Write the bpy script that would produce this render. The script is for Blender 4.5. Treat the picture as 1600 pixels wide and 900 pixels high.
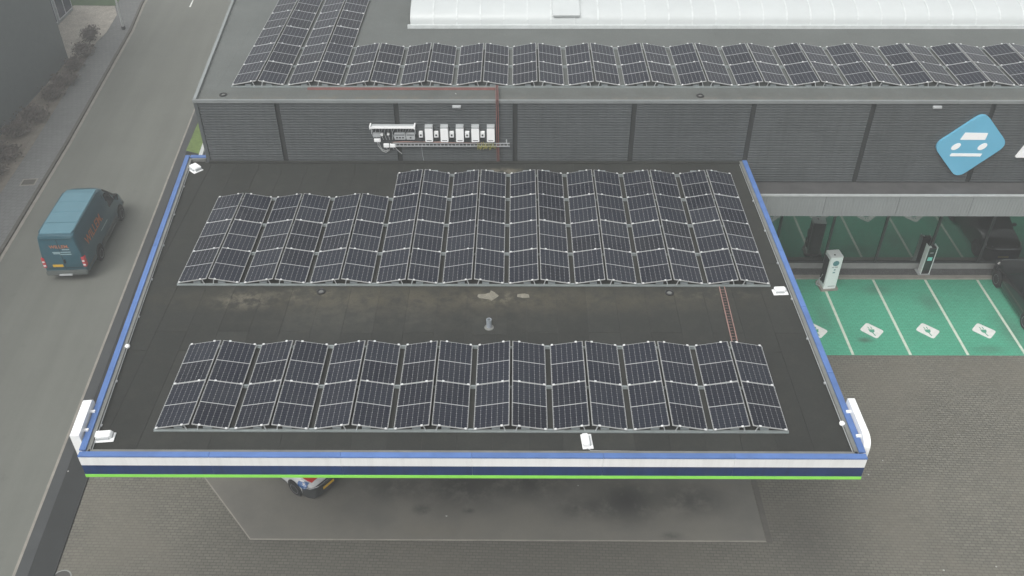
import bpy, bmesh, math, random
from mathutils import Vector, Matrix
random.seed(7)
sc = bpy.context.scene
for o in list(bpy.data.objects): bpy.data.objects.remove(o)
COL = sc.collection
PI = math.pi

# ------------------------------------------------------------------ camera
cam_d = bpy.data.cameras.new('camera'); cam = bpy.data.objects.new('camera', cam_d); COL.objects.link(cam)
cam_d.sensor_width = 36.0; cam_d.lens = 1431.58 / 1600 * 36; cam_d.clip_end = 2000; cam_d.clip_start = 0.5
CP, CYAW, CROLL = 0.6639, 0.0065, -0.0019
def cam_matrix():
    f = Vector((0, math.cos(CP), -math.sin(CP))); u = Vector((0, math.sin(CP), math.cos(CP))); r = Vector((1, 0, 0))
    Rz = Matrix.Rotation(CYAW, 3, 'Z'); f, u, r = Rz @ f, Rz @ u, Rz @ r
    r2 = r * math.cos(CROLL) + u * math.sin(CROLL); u2 = u * math.cos(CROLL) - r * math.sin(CROLL)
    m = Matrix((r2, u2, -f)).transposed().to_4x4(); m.translation = Vector((10.1414, -17.7869, 26.9065)); return m
cam.matrix_world = cam_matrix(); sc.camera = cam

# ------------------------------------------------------------------ world, sun, exposure
SUN_EL, SUN_AZ = math.radians(55), math.radians(215)
w = bpy.data.worlds.new('World'); sc.world = w; w.use_nodes = True
nt = w.node_tree; nt.nodes.clear()
out = nt.nodes.new('ShaderNodeOutputWorld'); bg = nt.nodes.new('ShaderNodeBackground')
sky = nt.nodes.new('ShaderNodeTexSky'); sky.sky_type = 'NISHITA'; sky.sun_disc = False
sky.sun_elevation = SUN_EL; sky.sun_rotation = SUN_AZ; sky.dust_density = 5; sky.air_density = 1.5
hs = nt.nodes.new('ShaderNodeHueSaturation'); hs.inputs['Saturation'].default_value = 0.10     # fog: a grey, even sky
nt.links.new(sky.outputs[0], hs.inputs['Color']); nt.links.new(hs.outputs[0], bg.inputs[0]); bg.inputs[1].default_value = 0.15
nt.links.new(bg.outputs[0], out.inputs[0])
sl = bpy.data.lights.new('sun', 'SUN'); sl.energy = 0.9; sl.angle = math.radians(40); sl.color = (1, 0.97, 0.92)
so = bpy.data.objects.new('sun', sl); COL.objects.link(so)
d = Vector((math.sin(SUN_AZ) * math.cos(SUN_EL), math.cos(SUN_AZ) * math.cos(SUN_EL), math.sin(SUN_EL)))
so.rotation_euler = (-d).to_track_quat('-Z', 'Y').to_euler(); so.location = d * 60
vs = sc.view_settings; vs.view_transform = 'Standard'; vs.look = 'None'; vs.gamma = 1.0; vs.exposure = 0.35; vs.use_curve_mapping = False

# ------------------------------------------------------------------ material helpers
MATS = {}
def N(nt, t, **k):
    n = nt.nodes.new(t)
    for a, b in k.items():
        if a in n.inputs: n.inputs[a].default_value = b
        else: setattr(n, a, b)
    return n
def c4(c): return (c[0], c[1], c[2], 1)
def base(name):
    m = bpy.data.materials.new(name); m.use_nodes = True; MATS[name] = m
    return m, m.node_tree, m.node_tree.nodes['Principled BSDF']
def mat(name, col, rough=0.6, metal=0.0, var=0.12, scale=3.0, bump=0.0, bscale=60.0, spec=0.5, coat=0.0, emit=None, estr=0, rnd=0.0, fine=0.0, streak=0.0):
    """plain procedural material: colour with soft tone noise (world position), fine grain and optional bump"""
    m, nt, p = base(name)
    geo = N(nt, 'ShaderNodeNewGeometry'); L = nt.links.new
    n1 = N(nt, 'ShaderNodeTexNoise', Scale=scale, Detail=5.0, Roughness=0.6); L(geo.outputs['Position'], n1.inputs['Vector'])
    mr = N(nt, 'ShaderNodeMapRange'); mr.inputs['To Min'].default_value = 1 - var; mr.inputs['To Max'].default_value = 1 + var
    mr.inputs['From Min'].default_value = 0.25; mr.inputs['From Max'].default_value = 0.75
    L(n1.outputs['Fac'], mr.inputs['Value']); fac = mr.outputs[0]
    if streak:      # rain streaks, stretched up and down
        sv = ramp(nt, noise(nt, geo.outputs['Position'], 1.0, 5, 0.7, (5, 5, 0.35)), 0.35, 0.75); fac = mathn(nt, 'MULTIPLY', fac, mathn(nt, 'SUBTRACT', 1.0, mathn(nt, 'MULTIPLY', sv, streak)))
    if fine:
        n3 = N(nt, 'ShaderNodeTexNoise', Scale=bscale, Detail=2.0); L(geo.outputs['Position'], n3.inputs['Vector'])
        m3 = N(nt, 'ShaderNodeMapRange'); m3.inputs['To Min'].default_value = 1 - fine; m3.inputs['To Max'].default_value = 1 + fine
        m3.inputs['From Min'].default_value = 0.3; m3.inputs['From Max'].default_value = 0.7
        L(n3.outputs['Fac'], m3.inputs['Value']); mu = N(nt, 'ShaderNodeMath', operation='MULTIPLY'); L(fac, mu.inputs[0]); L(m3.outputs[0], mu.inputs[1]); fac = mu.outputs[0]
    if rnd:
        oi = N(nt, 'ShaderNodeObjectInfo'); m2 = N(nt, 'ShaderNodeMapRange'); m2.inputs['To Min'].default_value = 1 - rnd; m2.inputs['To Max'].default_value = 1 + rnd
        L(oi.outputs['Random'], m2.inputs['Value']); mu = N(nt, 'ShaderNodeMath', operation='MULTIPLY'); L(fac, mu.inputs[0]); L(m2.outputs[0], mu.inputs[1]); fac = mu.outputs[0]
    vm = N(nt, 'ShaderNodeVectorMath', operation='SCALE'); vm.inputs[0].default_value = col; L(fac, vm.inputs['Scale'])
    L(vm.outputs[0], p.inputs['Base Color'])
    p.inputs['Roughness'].default_value = rough; p.inputs['Metallic'].default_value = metal
    p.inputs['Specular IOR Level'].default_value = spec; p.inputs['Coat Weight'].default_value = coat
    if bump:
        n2 = N(nt, 'ShaderNodeTexNoise', Scale=bscale, Detail=4.0); L(geo.outputs['Position'], n2.inputs['Vector'])
        b = N(nt, 'ShaderNodeBump', Strength=bump, Distance=0.02); L(n2.outputs['Fac'], b.inputs['Height']); L(b.outputs[0], p.inputs['Normal'])
    if emit:
        p.inputs['Emission Color'].default_value = c4(emit); p.inputs['Emission Strength'].default_value = estr
    return m
def mixc(nt, fac, a, b):
    n = nt.nodes.new('ShaderNodeMix'); n.data_type = 'RGBA'
    for s, v in ((0, fac), (6, a), (7, b)):
        if hasattr(v, 'is_output'): nt.links.new(v, n.inputs[s])
        else: n.inputs[s].default_value = v if s == 0 else c4(v)
    return n.outputs[2]
def mathn(nt, op, a, b=0.0, c=None):
    n = nt.nodes.new('ShaderNodeMath'); n.operation = op
    for i, v in enumerate((a, b, c)):
        if v is None: continue
        if hasattr(v, 'is_output'): nt.links.new(v, n.inputs[i])
        else: n.inputs[i].default_value = v
    return n.outputs[0]
def ramp(nt, v, lo, hi):
    n = nt.nodes.new('ShaderNodeMapRange'); n.interpolation_type = 'SMOOTHSTEP'
    nt.links.new(v, n.inputs['Value']); n.inputs['From Min'].default_value = lo; n.inputs['From Max'].default_value = hi
    return n.outputs[0]
def noise(nt, pos, scale, detail=4, rough=0.6, vec=None):
    n = nt.nodes.new('ShaderNodeTexNoise'); n.inputs['Scale'].default_value = scale; n.inputs['Detail'].default_value = detail; n.inputs['Roughness'].default_value = rough
    if vec:
        mp = nt.nodes.new('ShaderNodeMapping'); mp.inputs['Scale'].default_value = vec; nt.links.new(pos, mp.inputs['Vector']); pos = mp.outputs[0]
    nt.links.new(pos, n.inputs['Vector']); return n.outputs['Fac']
def blob(nt, pos, cx, cy, rx, ry):
    """0..1 patch round (cx,cy) in world metres"""
    sp = nt.nodes.new('ShaderNodeSeparateXYZ'); nt.links.new(pos, sp.inputs[0])
    x = mathn(nt, 'DIVIDE', mathn(nt, 'SUBTRACT', sp.outputs[0], cx), rx); y = mathn(nt, 'DIVIDE', mathn(nt, 'SUBTRACT', sp.outputs[1], cy), ry)
    r = mathn(nt, 'SQRT', mathn(nt, 'ADD', mathn(nt, 'MULTIPLY', x, x), mathn(nt, 'MULTIPLY', y, y)))
    n = nt.nodes.new('ShaderNodeMapRange'); n.interpolation_type = 'SMOOTHSTEP'; nt.links.new(r, n.inputs['Value'])
    n.inputs['From Min'].default_value = 1; n.inputs['From Max'].default_value = 0; return n.outputs[0]
def paving(name, c1, c2, cm, bw=0.21, rh=0.105, mortar=0.006, angle=0.0, var=0.25, tint=None, bump=0.5, offset=0.5, dark_patches=()):
    m, nt, p = base(name); L = nt.links.new
    geo = N(nt, 'ShaderNodeNewGeometry'); pos = geo.outputs['Position']
    mp = N(nt, 'ShaderNodeMapping'); mp.inputs['Rotation'].default_value = (0, 0, angle); L(pos, mp.inputs['Vector'])
    br = N(nt, 'ShaderNodeTexBrick', Scale=1.0); br.offset = offset
    br.inputs['Brick Width'].default_value = bw; br.inputs['Row Height'].default_value = rh; br.inputs['Mortar Size'].default_value = mortar; br.inputs['Mortar Smooth'].default_value = 0.3
    br.inputs['Color1'].default_value = c4(c1); br.inputs['Color2'].default_value = c4(c2); br.inputs['Mortar'].default_value = c4(cm)
    L(mp.outputs[0], br.inputs['Vector'])
    n1 = noise(nt, pos, 0.35, 6, 0.6); n2 = noise(nt, pos, 5, 3)
    f = mathn(nt, 'ADD', 1 - var, mathn(nt, 'MULTIPLY', n1, 2 * var * 0.75)); f = mathn(nt, 'MULTIPLY', f, mathn(nt, 'ADD', 0.85, mathn(nt, 'MULTIPLY', n2, 0.3)))
    col = br.outputs['Color']
    if tint:
        n3 = ramp(nt, noise(nt, pos, 0.22, 4), 0.45, 0.65); col = mixc(nt, mathn(nt, 'MULTIPLY', n3, 0.6), col, tint)
    for (cx, cy, rx_, ry_, st) in dark_patches:      # soft dark patches: broad ones by the canopy, tyre marks and scuffs in bays
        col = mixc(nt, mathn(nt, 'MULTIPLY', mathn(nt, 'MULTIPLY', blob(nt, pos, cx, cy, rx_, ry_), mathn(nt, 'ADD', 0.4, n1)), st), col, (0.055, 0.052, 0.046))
    vm = N(nt, 'ShaderNodeVectorMath', operation='SCALE'); L(col, vm.inputs[0]); L(f, vm.inputs['Scale']); L(vm.outputs[0], p.inputs['Base Color'])
    p.inputs['Roughness'].default_value = 0.85
    b = N(nt, 'ShaderNodeBump', Strength=bump, Distance=0.012); b.invert = True; L(br.outputs['Fac'], b.inputs['Height']); L(b.outputs[0], p.inputs['Normal'])
    return m

# ---- materials
paving('block_paving', (0.182, 0.175, 0.145), (0.145, 0.140, 0.117), (0.066, 0.064, 0.053), tint=(0.160, 0.150, 0.122), bw=0.22, rh=0.12, mortar=0.012, angle=0.03, bump=0.7, dark_patches=[(9, -1, 19, 7.5, 0.75), (14, 3, 9, 5, 0.3), (20.5, 2.2, 2.2, 3.5, 0.5), (1.5, 3, 3, 2.5, 0.3)])  # paving colour gets broadly darker towards the canopy front
paving('green_paving', (0.080, 0.40, 0.255), (0.068, 0.365, 0.230), (0.042, 0.225, 0.145), var=0.22, bw=0.22, rh=0.11, mortar=0.009, bump=0.5, dark_patches=[(25.6, 12.9, 0.55, 0.28, 0.8), (29.4, 15.6, 0.9, 1.2, 0.35), (27.2, 16.5, 1.1, 0.6, 0.35), (32.4, 13.5, 1.0, 2.5, 0.4), (24.2, 14.5, 0.8, 2, 0.3), (30.9, 12.3, 1.2, 0.4, 0.4)])
paving('pavement_tiles', (0.19, 0.195, 0.192), (0.17, 0.175, 0.172), (0.075, 0.078, 0.078), bw=0.31, rh=0.31, mortar=0.008, angle=0.1, var=0.2)
def road_mat():
    m, nt, p = base('asphalt'); L = nt.links.new; geo = N(nt, 'ShaderNodeNewGeometry'); pos = geo.outputs['Position']
    mp = N(nt, 'ShaderNodeMapping'); mp.inputs['Rotation'].default_value = (0, 0, -0.095); L(pos, mp.inputs['Vector']); q = mp.outputs[0]
    a = noise(nt, q, 1.0, 4, 0.6, (1.1, 0.05, 1)); b = noise(nt, pos, 0.25, 6, 0.65); g = noise(nt, pos, 45, 2); dk = ramp(nt, noise(nt, pos, 0.9, 6, 0.7), 0.58, 0.75)
    f = mathn(nt, 'MULTIPLY', mathn(nt, 'ADD', 0.80, mathn(nt, 'MULTIPLY', a, 0.4)), mathn(nt, 'ADD', 0.84, mathn(nt, 'MULTIPLY', b, 0.32)))
    f = mathn(nt, 'MULTIPLY', f, mathn(nt, 'ADD', 0.84, mathn(nt, 'MULTIPLY', g, 0.32))); f = mathn(nt, 'MULTIPLY', f, mathn(nt, 'SUBTRACT', 1.0, mathn(nt, 'MULTIPLY', dk, 0.14)))
    vm = N(nt, 'ShaderNodeVectorMath', operation='SCALE'); vm.inputs[0].default_value = (0.140, 0.145, 0.128); L(f, vm.inputs['Scale']); L(vm.outputs[0], p.inputs['Base Color']); p.inputs['Roughness'].default_value = 0.88
    bp = N(nt, 'ShaderNodeBump', Strength=0.25, Distance=0.02); L(g, bp.inputs['Height']); L(bp.outputs[0], p.inputs['Normal'])
road_mat()
mat('dark_asphalt', (0.022, 0.024, 0.025), 0.85, var=0.16, scale=0.8, bump=0.2, bscale=50, fine=0.15)
mat('mid_asphalt', (0.052, 0.056, 0.058), 0.85, var=0.14, scale=0.8, bump=0.2, bscale=50, fine=0.12)
mat('kerb_stone', (0.26, 0.245, 0.215), 0.9, var=0.2, scale=2.0, fine=0.1)
mat('edging', (0.20, 0.18, 0.15), 0.95, var=0.25)
mat('gutter', (0.09, 0.085, 0.075), 0.9, var=0.2)
mat('soil', (0.20, 0.175, 0.145), 0.95, var=0.3, scale=1.2, fine=0.2, bscale=20)
mat('gravel_pale', (0.40, 0.37, 0.32), 0.95, var=0.2, scale=1.5, fine=0.3, bscale=14, bump=0.4)
mat('gravel_dark', (0.085, 0.085, 0.085), 0.95, var=0.25, scale=3, fine=0.4, bscale=18, bump=0.6)
mat('lawn', (0.07, 0.115, 0.05), 0.95, var=0.25, scale=1.5, fine=0.3, bscale=25)
mat('grass', (0.115, 0.17, 0.045), 0.9, var=0.3, scale=4)
mat('white_paint', (0.72, 0.73, 0.70), 0.7, var=0.10, scale=5, fine=0.06, bscale=40)
mat('white_line', (0.55, 0.62, 0.52), 0.75, var=0.15, scale=5, fine=0.1, bscale=25)
mat('green_paint', (0.060, 0.31, 0.20), 0.7, var=0.1)
mat('white_panel', (0.86, 0.87, 0.87), 0.35, var=0.03)
mat('fascia_white', (0.78, 0.79, 0.79), 0.3, var=0.04, scale=1, rnd=0.03, streak=0.09)
mat('fascia_navy', (0.008, 0.033, 0.120), 0.3, var=0.15, scale=1, rnd=0.12, streak=0.3)
mat('coping_blue', (0.080, 0.160, 0.38), 0.42, var=0.16, scale=1.5, fine=0.06, rnd=0.08)
mat('green_light', (0.20, 0.56, 0.07), 0.45, var=0.08, emit=(0.25, 0.70, 0.08), estr=0.16)
mat('flashing_grey', (0.16, 0.165, 0.155), 0.55, var=0.2, scale=2)
mat('soffit', (0.25, 0.25, 0.25), 0.6)
mat('alu', (0.60, 0.62, 0.63), 0.38, metal=0.55, var=0.06)
mat('frame_alu', (0.52, 0.53, 0.525), 0.45, metal=0.35, var=0.05)
mat('clamp_alu', (0.74, 0.75, 0.75), 0.3, metal=0.2, var=0.03)
mat('rail_galv', (0.31, 0.345, 0.345), 0.45, metal=0.5, var=0.15, scale=4)
mat('ballast', (0.24, 0.27, 0.28), 0.7, var=0.15)
mat('cladding', (0.088, 0.098, 0.102), 0.42, metal=0.15, var=0.10, scale=0.7, rnd=0.06, streak=0.18)
mat('cladding_gap', (0.022, 0.025, 0.026), 0.7)
mat('coping_grey', (0.19, 0.205, 0.205), 0.5, var=0.1, scale=1.5)
mat('ledge_fascia', (0.235, 0.255, 0.255), 0.45, metal=0.1, var=0.06, scale=0.8, rnd=0.03)
mat('ledge_edge', (0.36, 0.38, 0.38), 0.45)
mat('ledge_roof', (0.060, 0.060, 0.060), 0.9, var=0.3, scale=1.5, fine=0.15)
mat('frame_dark', (0.030, 0.036, 0.036), 0.4)
mat('interior', (0.03, 0.035, 0.034), 0.8)
mat('plinth', (0.27, 0.28, 0.27), 0.8, var=0.12)
mat('plastic_grey', (0.42, 0.44, 0.45), 0.5, var=0.05)
mat('plastic_dark', (0.035, 0.038, 0.040), 0.5, var=0.08)
mat('black', (0.010, 0.010, 0.011), 0.55)
mat('cable_grey', (0.35, 0.36, 0.36), 0.5)
mat('cable_yellow', (0.40, 0.38, 0.08), 0.5)
mat('tray_red', (0.25, 0.105, 0.092), 0.55, var=0.2, scale=4)
mat('tray_pale', (0.31, 0.19, 0.165), 0.5, var=0.2, scale=4)
mat('sign_blue', (0.125, 0.40, 0.57), 0.4, var=0.05, scale=1)
mat('dark_wall', (0.150, 0.172, 0.175), 0.5, var=0.06)
mat('office_wall', (0.28, 0.31, 0.33), 0.6)
mat('window_frame', (0.62, 0.65, 0.68), 0.4)
mat('window_dark', (0.035, 0.045, 0.085), 0.12)
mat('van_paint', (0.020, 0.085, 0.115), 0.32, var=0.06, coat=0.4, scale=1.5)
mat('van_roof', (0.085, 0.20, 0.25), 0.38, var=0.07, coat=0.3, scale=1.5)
mat('van_text', (0.50, 0.17, 0.07), 0.5, var=0.05)
mat('van_text_pale', (0.30, 0.42, 0.45), 0.5, var=0.05)
mat('bumper_grey', (0.10, 0.115, 0.11), 0.6, var=0.08)
mat('tail_red', (0.42, 0.04, 0.05), 0.2, emit=(0.8, 0.05, 0.06), estr=0.08)
mat('lamp_clear', (0.75, 0.70, 0.70), 0.15)
mat('plate_yellow', (0.70, 0.42, 0.02), 0.5)
mat('tyre', (0.018, 0.018, 0.019), 0.85)
mat('rim', (0.42, 0.44, 0.45), 0.35, metal=0.6)
mat('car_glass', (0.012, 0.016, 0.018), 0.06, spec=0.6)
mat('car_black', (0.006, 0.007, 0.008), 0.16, coat=0.6)
mat('car_white', (0.60, 0.61, 0.62), 0.25, coat=0.4)
mat('car_red', (0.55, 0.035, 0.025), 0.25, coat=0.4)
mat('car_blue', (0.03, 0.11, 0.30), 0.25, coat=0.4)
mat('chrome', (0.75, 0.76, 0.78), 0.12, metal=1.0)
mat('charger_white', (0.80, 0.84, 0.83), 0.35, var=0.03)
mat('charger_teal', (0.09, 0.24, 0.26), 0.4)
mat('screen_teal', (0.14, 0.42, 0.36), 0.3, emit=(0.15, 0.5, 0.42), estr=0.25)
mat('twig', (0.11, 0.095, 0.085), 0.9, var=0.25)
mat('twig_mass', (0.135, 0.115, 0.103), 0.9, var=0.35, scale=2)
mat('post_grey', (0.52, 0.54, 0.53), 0.5)
mat('sediment', (0.185, 0.175, 0.140), 0.95, var=0.3, scale=9, fine=0.2, bscale=40)
mat('pipe_grey', (0.26, 0.29, 0.32), 0.5)
mat('iron', (0.06, 0.058, 0.055), 0.7)
mat('litter', (0.45, 0.45, 0.43), 0.8)
mat('skylight_bar', (0.56, 0.59, 0.59), 0.5)
mat('blue_thing', (0.03, 0.07, 0.22), 0.6)

def roof_felt(name, col, dirt, stain_band, rnd=0.28):
    m, nt, p = base(name); L = nt.links.new
    geo = N(nt, 'ShaderNodeNewGeometry'); pos = geo.outputs['Position']; oi = N(nt, 'ShaderNodeObjectInfo')
    n1 = noise(nt, pos, 0.5, 6, 0.65); n2 = noise(nt, pos, 16, 4, 0.8); n3 = noise(nt, pos, 2.2, 5, 0.65)
    f = mathn(nt, 'ADD', 0.72, mathn(nt, 'MULTIPLY', n1, 0.5)); f = mathn(nt, 'MULTIPLY', f, mathn(nt, 'ADD', 0.60, mathn(nt, 'MULTIPLY', n2, 0.80)))
    f = mathn(nt, 'MULTIPLY', f, mathn(nt, 'ADD', 1 - rnd / 2, mathn(nt, 'MULTIPLY', oi.outputs['Random'], rnd)))
    c = mixc(nt, mathn(nt, 'MULTIPLY', ramp(nt, n3, 0.45, 0.75), 0.35), col, dirt)
    for (cx, cy, rx, ry, s, colr, lo, hi) in stain_band:
        k = mathn(nt, 'MULTIPLY', blob(nt, pos, cx, cy, rx, ry), ramp(nt, noise(nt, pos, 2.6, 6, 0.7), lo, hi)); c = mixc(nt, mathn(nt, 'MULTIPLY', k, s), c, colr)
    vm = N(nt, 'ShaderNodeVectorMath', operation='SCALE'); L(c, vm.inputs[0]); L(f, vm.inputs['Scale']); L(vm.outputs[0], p.inputs['Base Color'])
    p.inputs['Roughness'].default_value = 0.88; p.inputs['Specular IOR Level'].default_value = 0.3
    b = N(nt, 'ShaderNodeBump', Strength=0.35, Distance=0.01); L(n2, b.inputs['Height']); L(b.outputs[0], p.inputs['Normal'])
roof_felt('felt_canopy', (0.0245, 0.0258, 0.0232), (0.044, 0.043, 0.035), [
    (8, 6.0, 14, 1.2, 0.8, (0.080, 0.071, 0.050), 0.25, 0.62), (1.1, 5.9, 1.5, 0.75, 0.8, (0.16, 0.147, 0.112), 0.42, 0.62),
    (9.6, 6.05, 1.6, 0.5, 0.6, (0.17, 0.16, 0.12), 0.48, 0.62), (3.0, 6.2, 1.8, 0.5, 0.5, (0.14, 0.13, 0.10), 0.5, 0.62), (16.5, 6.3, 2.5, 0.5, 0.5, (0.12, 0.11, 0.085), 0.45, 0.65),
    (6, 5.0, 9, 1.3, 0.4, (0.075, 0.072, 0.06), 0.35, 0.7), (9.6, 14.2, 1.2, 0.5, 0.7, (0.22, 0.20, 0.15), 0.4, 0.6)])
roof_felt('felt_main', (0.112, 0.122, 0.117), (0.132, 0.141, 0.135), [
    (14, 15.35, 30, 0.35, 0.8, (0.17, 0.165, 0.145), 0.45, 0.62), (4.0, 15.4, 4, 0.4, 0.6, (0.15, 0.14, 0.11), 0.42, 0.6), (14, 15.7, 40, 0.8, 0.55, (0.075, 0.078, 0.070), 0.2, 0.6)], 0.06)
def slab_mat():
    m, nt, p = base('concrete_slab'); L = nt.links.new
    geo = N(nt, 'ShaderNodeNewGeometry'); pos = geo.outputs['Position']
    n1 = noise(nt, pos, 0.45, 6, 0.6); n2 = noise(nt, pos, 30, 3)
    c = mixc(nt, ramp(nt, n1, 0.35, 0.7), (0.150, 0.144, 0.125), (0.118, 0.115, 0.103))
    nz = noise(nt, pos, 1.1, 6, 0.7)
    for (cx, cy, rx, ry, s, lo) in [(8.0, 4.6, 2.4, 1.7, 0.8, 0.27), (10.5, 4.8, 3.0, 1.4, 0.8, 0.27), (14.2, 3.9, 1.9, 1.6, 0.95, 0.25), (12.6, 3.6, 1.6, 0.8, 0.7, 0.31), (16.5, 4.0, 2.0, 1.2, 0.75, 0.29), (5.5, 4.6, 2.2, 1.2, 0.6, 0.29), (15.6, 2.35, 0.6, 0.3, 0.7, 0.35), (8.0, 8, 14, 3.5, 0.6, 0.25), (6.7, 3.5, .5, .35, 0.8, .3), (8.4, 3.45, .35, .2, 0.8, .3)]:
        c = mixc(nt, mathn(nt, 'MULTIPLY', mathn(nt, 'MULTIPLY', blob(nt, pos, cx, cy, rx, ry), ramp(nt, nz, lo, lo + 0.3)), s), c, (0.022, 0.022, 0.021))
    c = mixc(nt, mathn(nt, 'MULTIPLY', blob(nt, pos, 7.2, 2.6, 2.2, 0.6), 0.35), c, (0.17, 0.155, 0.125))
    f = mathn(nt, 'ADD', 0.88, mathn(nt, 'MULTIPLY', n2, 0.24))
    vm = N(nt, 'ShaderNodeVectorMath', operation='SCALE'); L(c, vm.inputs[0]); L(f, vm.inputs['Scale']); L(vm.outputs[0], p.inputs['Base Color']); p.inputs['Roughness'].default_value = 0.8
slab_mat()
PWL, PDL = 1.016, 1.755       # solar module width (up the slope) and length
def cell_mat():
    """six columns by ten rows of half cells, white gaps with small diamonds, in module coordinates"""
    m, nt, p = base('solar_cells'); L = nt.links.new
    tc = N(nt, 'ShaderNodeTexCoord'); sp = N(nt, 'ShaderNodeSeparateXYZ'); L(tc.outputs['Object'], sp.inputs[0]); oi = N(nt, 'ShaderNodeObjectInfo')
    cw, rh = (PWL - 0.05) / 6, (PDL / 2 - 0.03) / 10
    x = mathn(nt, 'DIVIDE', mathn(nt, 'SUBTRACT', sp.outputs[0], 0.025), cw); y = mathn(nt, 'DIVIDE', mathn(nt, 'SUBTRACT', sp.outputs[1], 0.022), rh)
    dx = mathn(nt, 'MULTIPLY', mathn(nt, 'ABSOLUTE', mathn(nt, 'SUBTRACT', x, mathn(nt, 'ROUND', x))), cw)
    dy = mathn(nt, 'MULTIPLY', mathn(nt, 'ABSOLUTE', mathn(nt, 'SUBTRACT', y, mathn(nt, 'ROUND', y))), rh)
    y2 = mathn(nt, 'DIVIDE', y, 2.0); dy2 = mathn(nt, 'MULTIPLY', mathn(nt, 'ABSOLUTE', mathn(nt, 'SUBTRACT', y2, mathn(nt, 'ROUND', y2))), rh * 2)
    v = mathn(nt, 'LESS_THAN', dx, 0.0032); h = mathn(nt, 'LESS_THAN', dy, 0.0016); dia = mathn(nt, 'MULTIPLY', mathn(nt, 'LESS_THAN', mathn(nt, 'ADD', dx, dy2), 0.0135), 0.8)
    k = mathn(nt, 'MAXIMUM', mathn(nt, 'MULTIPLY', v, 0.72), mathn(nt, 'MAXIMUM', mathn(nt, 'MULTIPLY', h, 0.22), dia))
    bb = mathn(nt, 'DIVIDE', x, 1 / 10); db = mathn(nt, 'ABSOLUTE', mathn(nt, 'SUBTRACT', bb, mathn(nt, 'ROUND', bb)))
    k2 = mathn(nt, 'MULTIPLY', mathn(nt, 'LESS_THAN', db, 0.05), 0.10)
    cellr = noise(nt, tc.outputs['Object'], 3.0, 2); tone = mathn(nt, 'ADD', 0.55, mathn(nt, 'MULTIPLY', oi.outputs['Random'], 0.9))
    cc = mixc(nt, oi.outputs['Random'], (0.0052, 0.0080, 0.0220), (0.0070, 0.0092, 0.0165))
    vm = N(nt, 'ShaderNodeVectorMath', operation='SCALE'); L(cc, vm.inputs[0]); L(tone, vm.inputs['Scale'])
    c = mixc(nt, mathn(nt, 'MAXIMUM', k, k2), vm.outputs[0], (0.42, 0.43, 0.42)); L(c, p.inputs['Base Color'])
    geo = N(nt, 'ShaderNodeNewGeometry'); dn = ramp(nt, noise(nt, geo.outputs['Position'], 1.3, 5, 0.65), 0.4, 0.8); dsp = ramp(nt, noise(nt, geo.outputs['Position'], 14, 3, 0.7), 0.70, 0.78)
    L(mixc(nt, mathn(nt, 'ADD', mathn(nt, 'MULTIPLY', dn, 0.05), mathn(nt, 'MULTIPLY', dsp, 0.12)), c, (0.16, 0.155, 0.13)), p.inputs['Base Color'])   # thin dust film and specks
    L(mathn(nt, 'ADD', 0.12, mathn(nt, 'MULTIPLY', dn, 0.15)), p.inputs['Roughness']); p.inputs['IOR'].default_value = 1.45; p.inputs['Specular IOR Level'].default_value = 0.13
cell_mat()
def glass_mat(name, tint, refl):
    m, nt, p = base(name); L = nt.links.new; nt.nodes.remove(p); o = [n for n in nt.nodes if n.type == 'OUTPUT_MATERIAL'][0]
    tr = N(nt, 'ShaderNodeBsdfTransparent'); tr.inputs[0].default_value = c4(tint); gl = N(nt, 'ShaderNodeBsdfGlossy'); gl.inputs['Roughness'].default_value = 0.012; gl.inputs[0].default_value = (0.86, 0.95, 0.92, 1)
    fr = N(nt, 'ShaderNodeFresnel'); fr.inputs[0].default_value = 1.5; f = mathn(nt, 'MINIMUM', mathn(nt, 'ADD', mathn(nt, 'MULTIPLY', fr.outputs[0], 1.3), refl), 1.0)
    mx = N(nt, 'ShaderNodeMixShader'); L(f, mx.inputs[0]); L(tr.outputs[0], mx.inputs[1]); L(gl.outputs[0], mx.inputs[2]); L(mx.outputs[0], o.inputs[0])
glass_mat('shop_glass', (0.14, 0.19, 0.175), 0.13)
def poly_white():
    m, nt, p = base('polycarbonate'); p.inputs['Base Color'].default_value = (0.80, 0.83, 0.83, 1); p.inputs['Roughness'].default_value = 0.3
    geo = N(nt, 'ShaderNodeNewGeometry'); n = noise(nt, geo.outputs['Position'], 1.2, 5); oi = N(nt, 'ShaderNodeObjectInfo')
    f = mathn(nt, 'ADD', mathn(nt, 'ADD', 0.92, mathn(nt, 'MULTIPLY', n, 0.12)), mathn(nt, 'MULTIPLY', oi.outputs['Random'], 0.03))
    vm = N(nt, 'ShaderNodeVectorMath', operation='SCALE'); vm.inputs[0].default_value = (0.50, 0.53, 0.53); nt.links.new(f, vm.inputs['Scale']); nt.links.new(vm.outputs[0], p.inputs['Base Color'])
poly_white()

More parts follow.
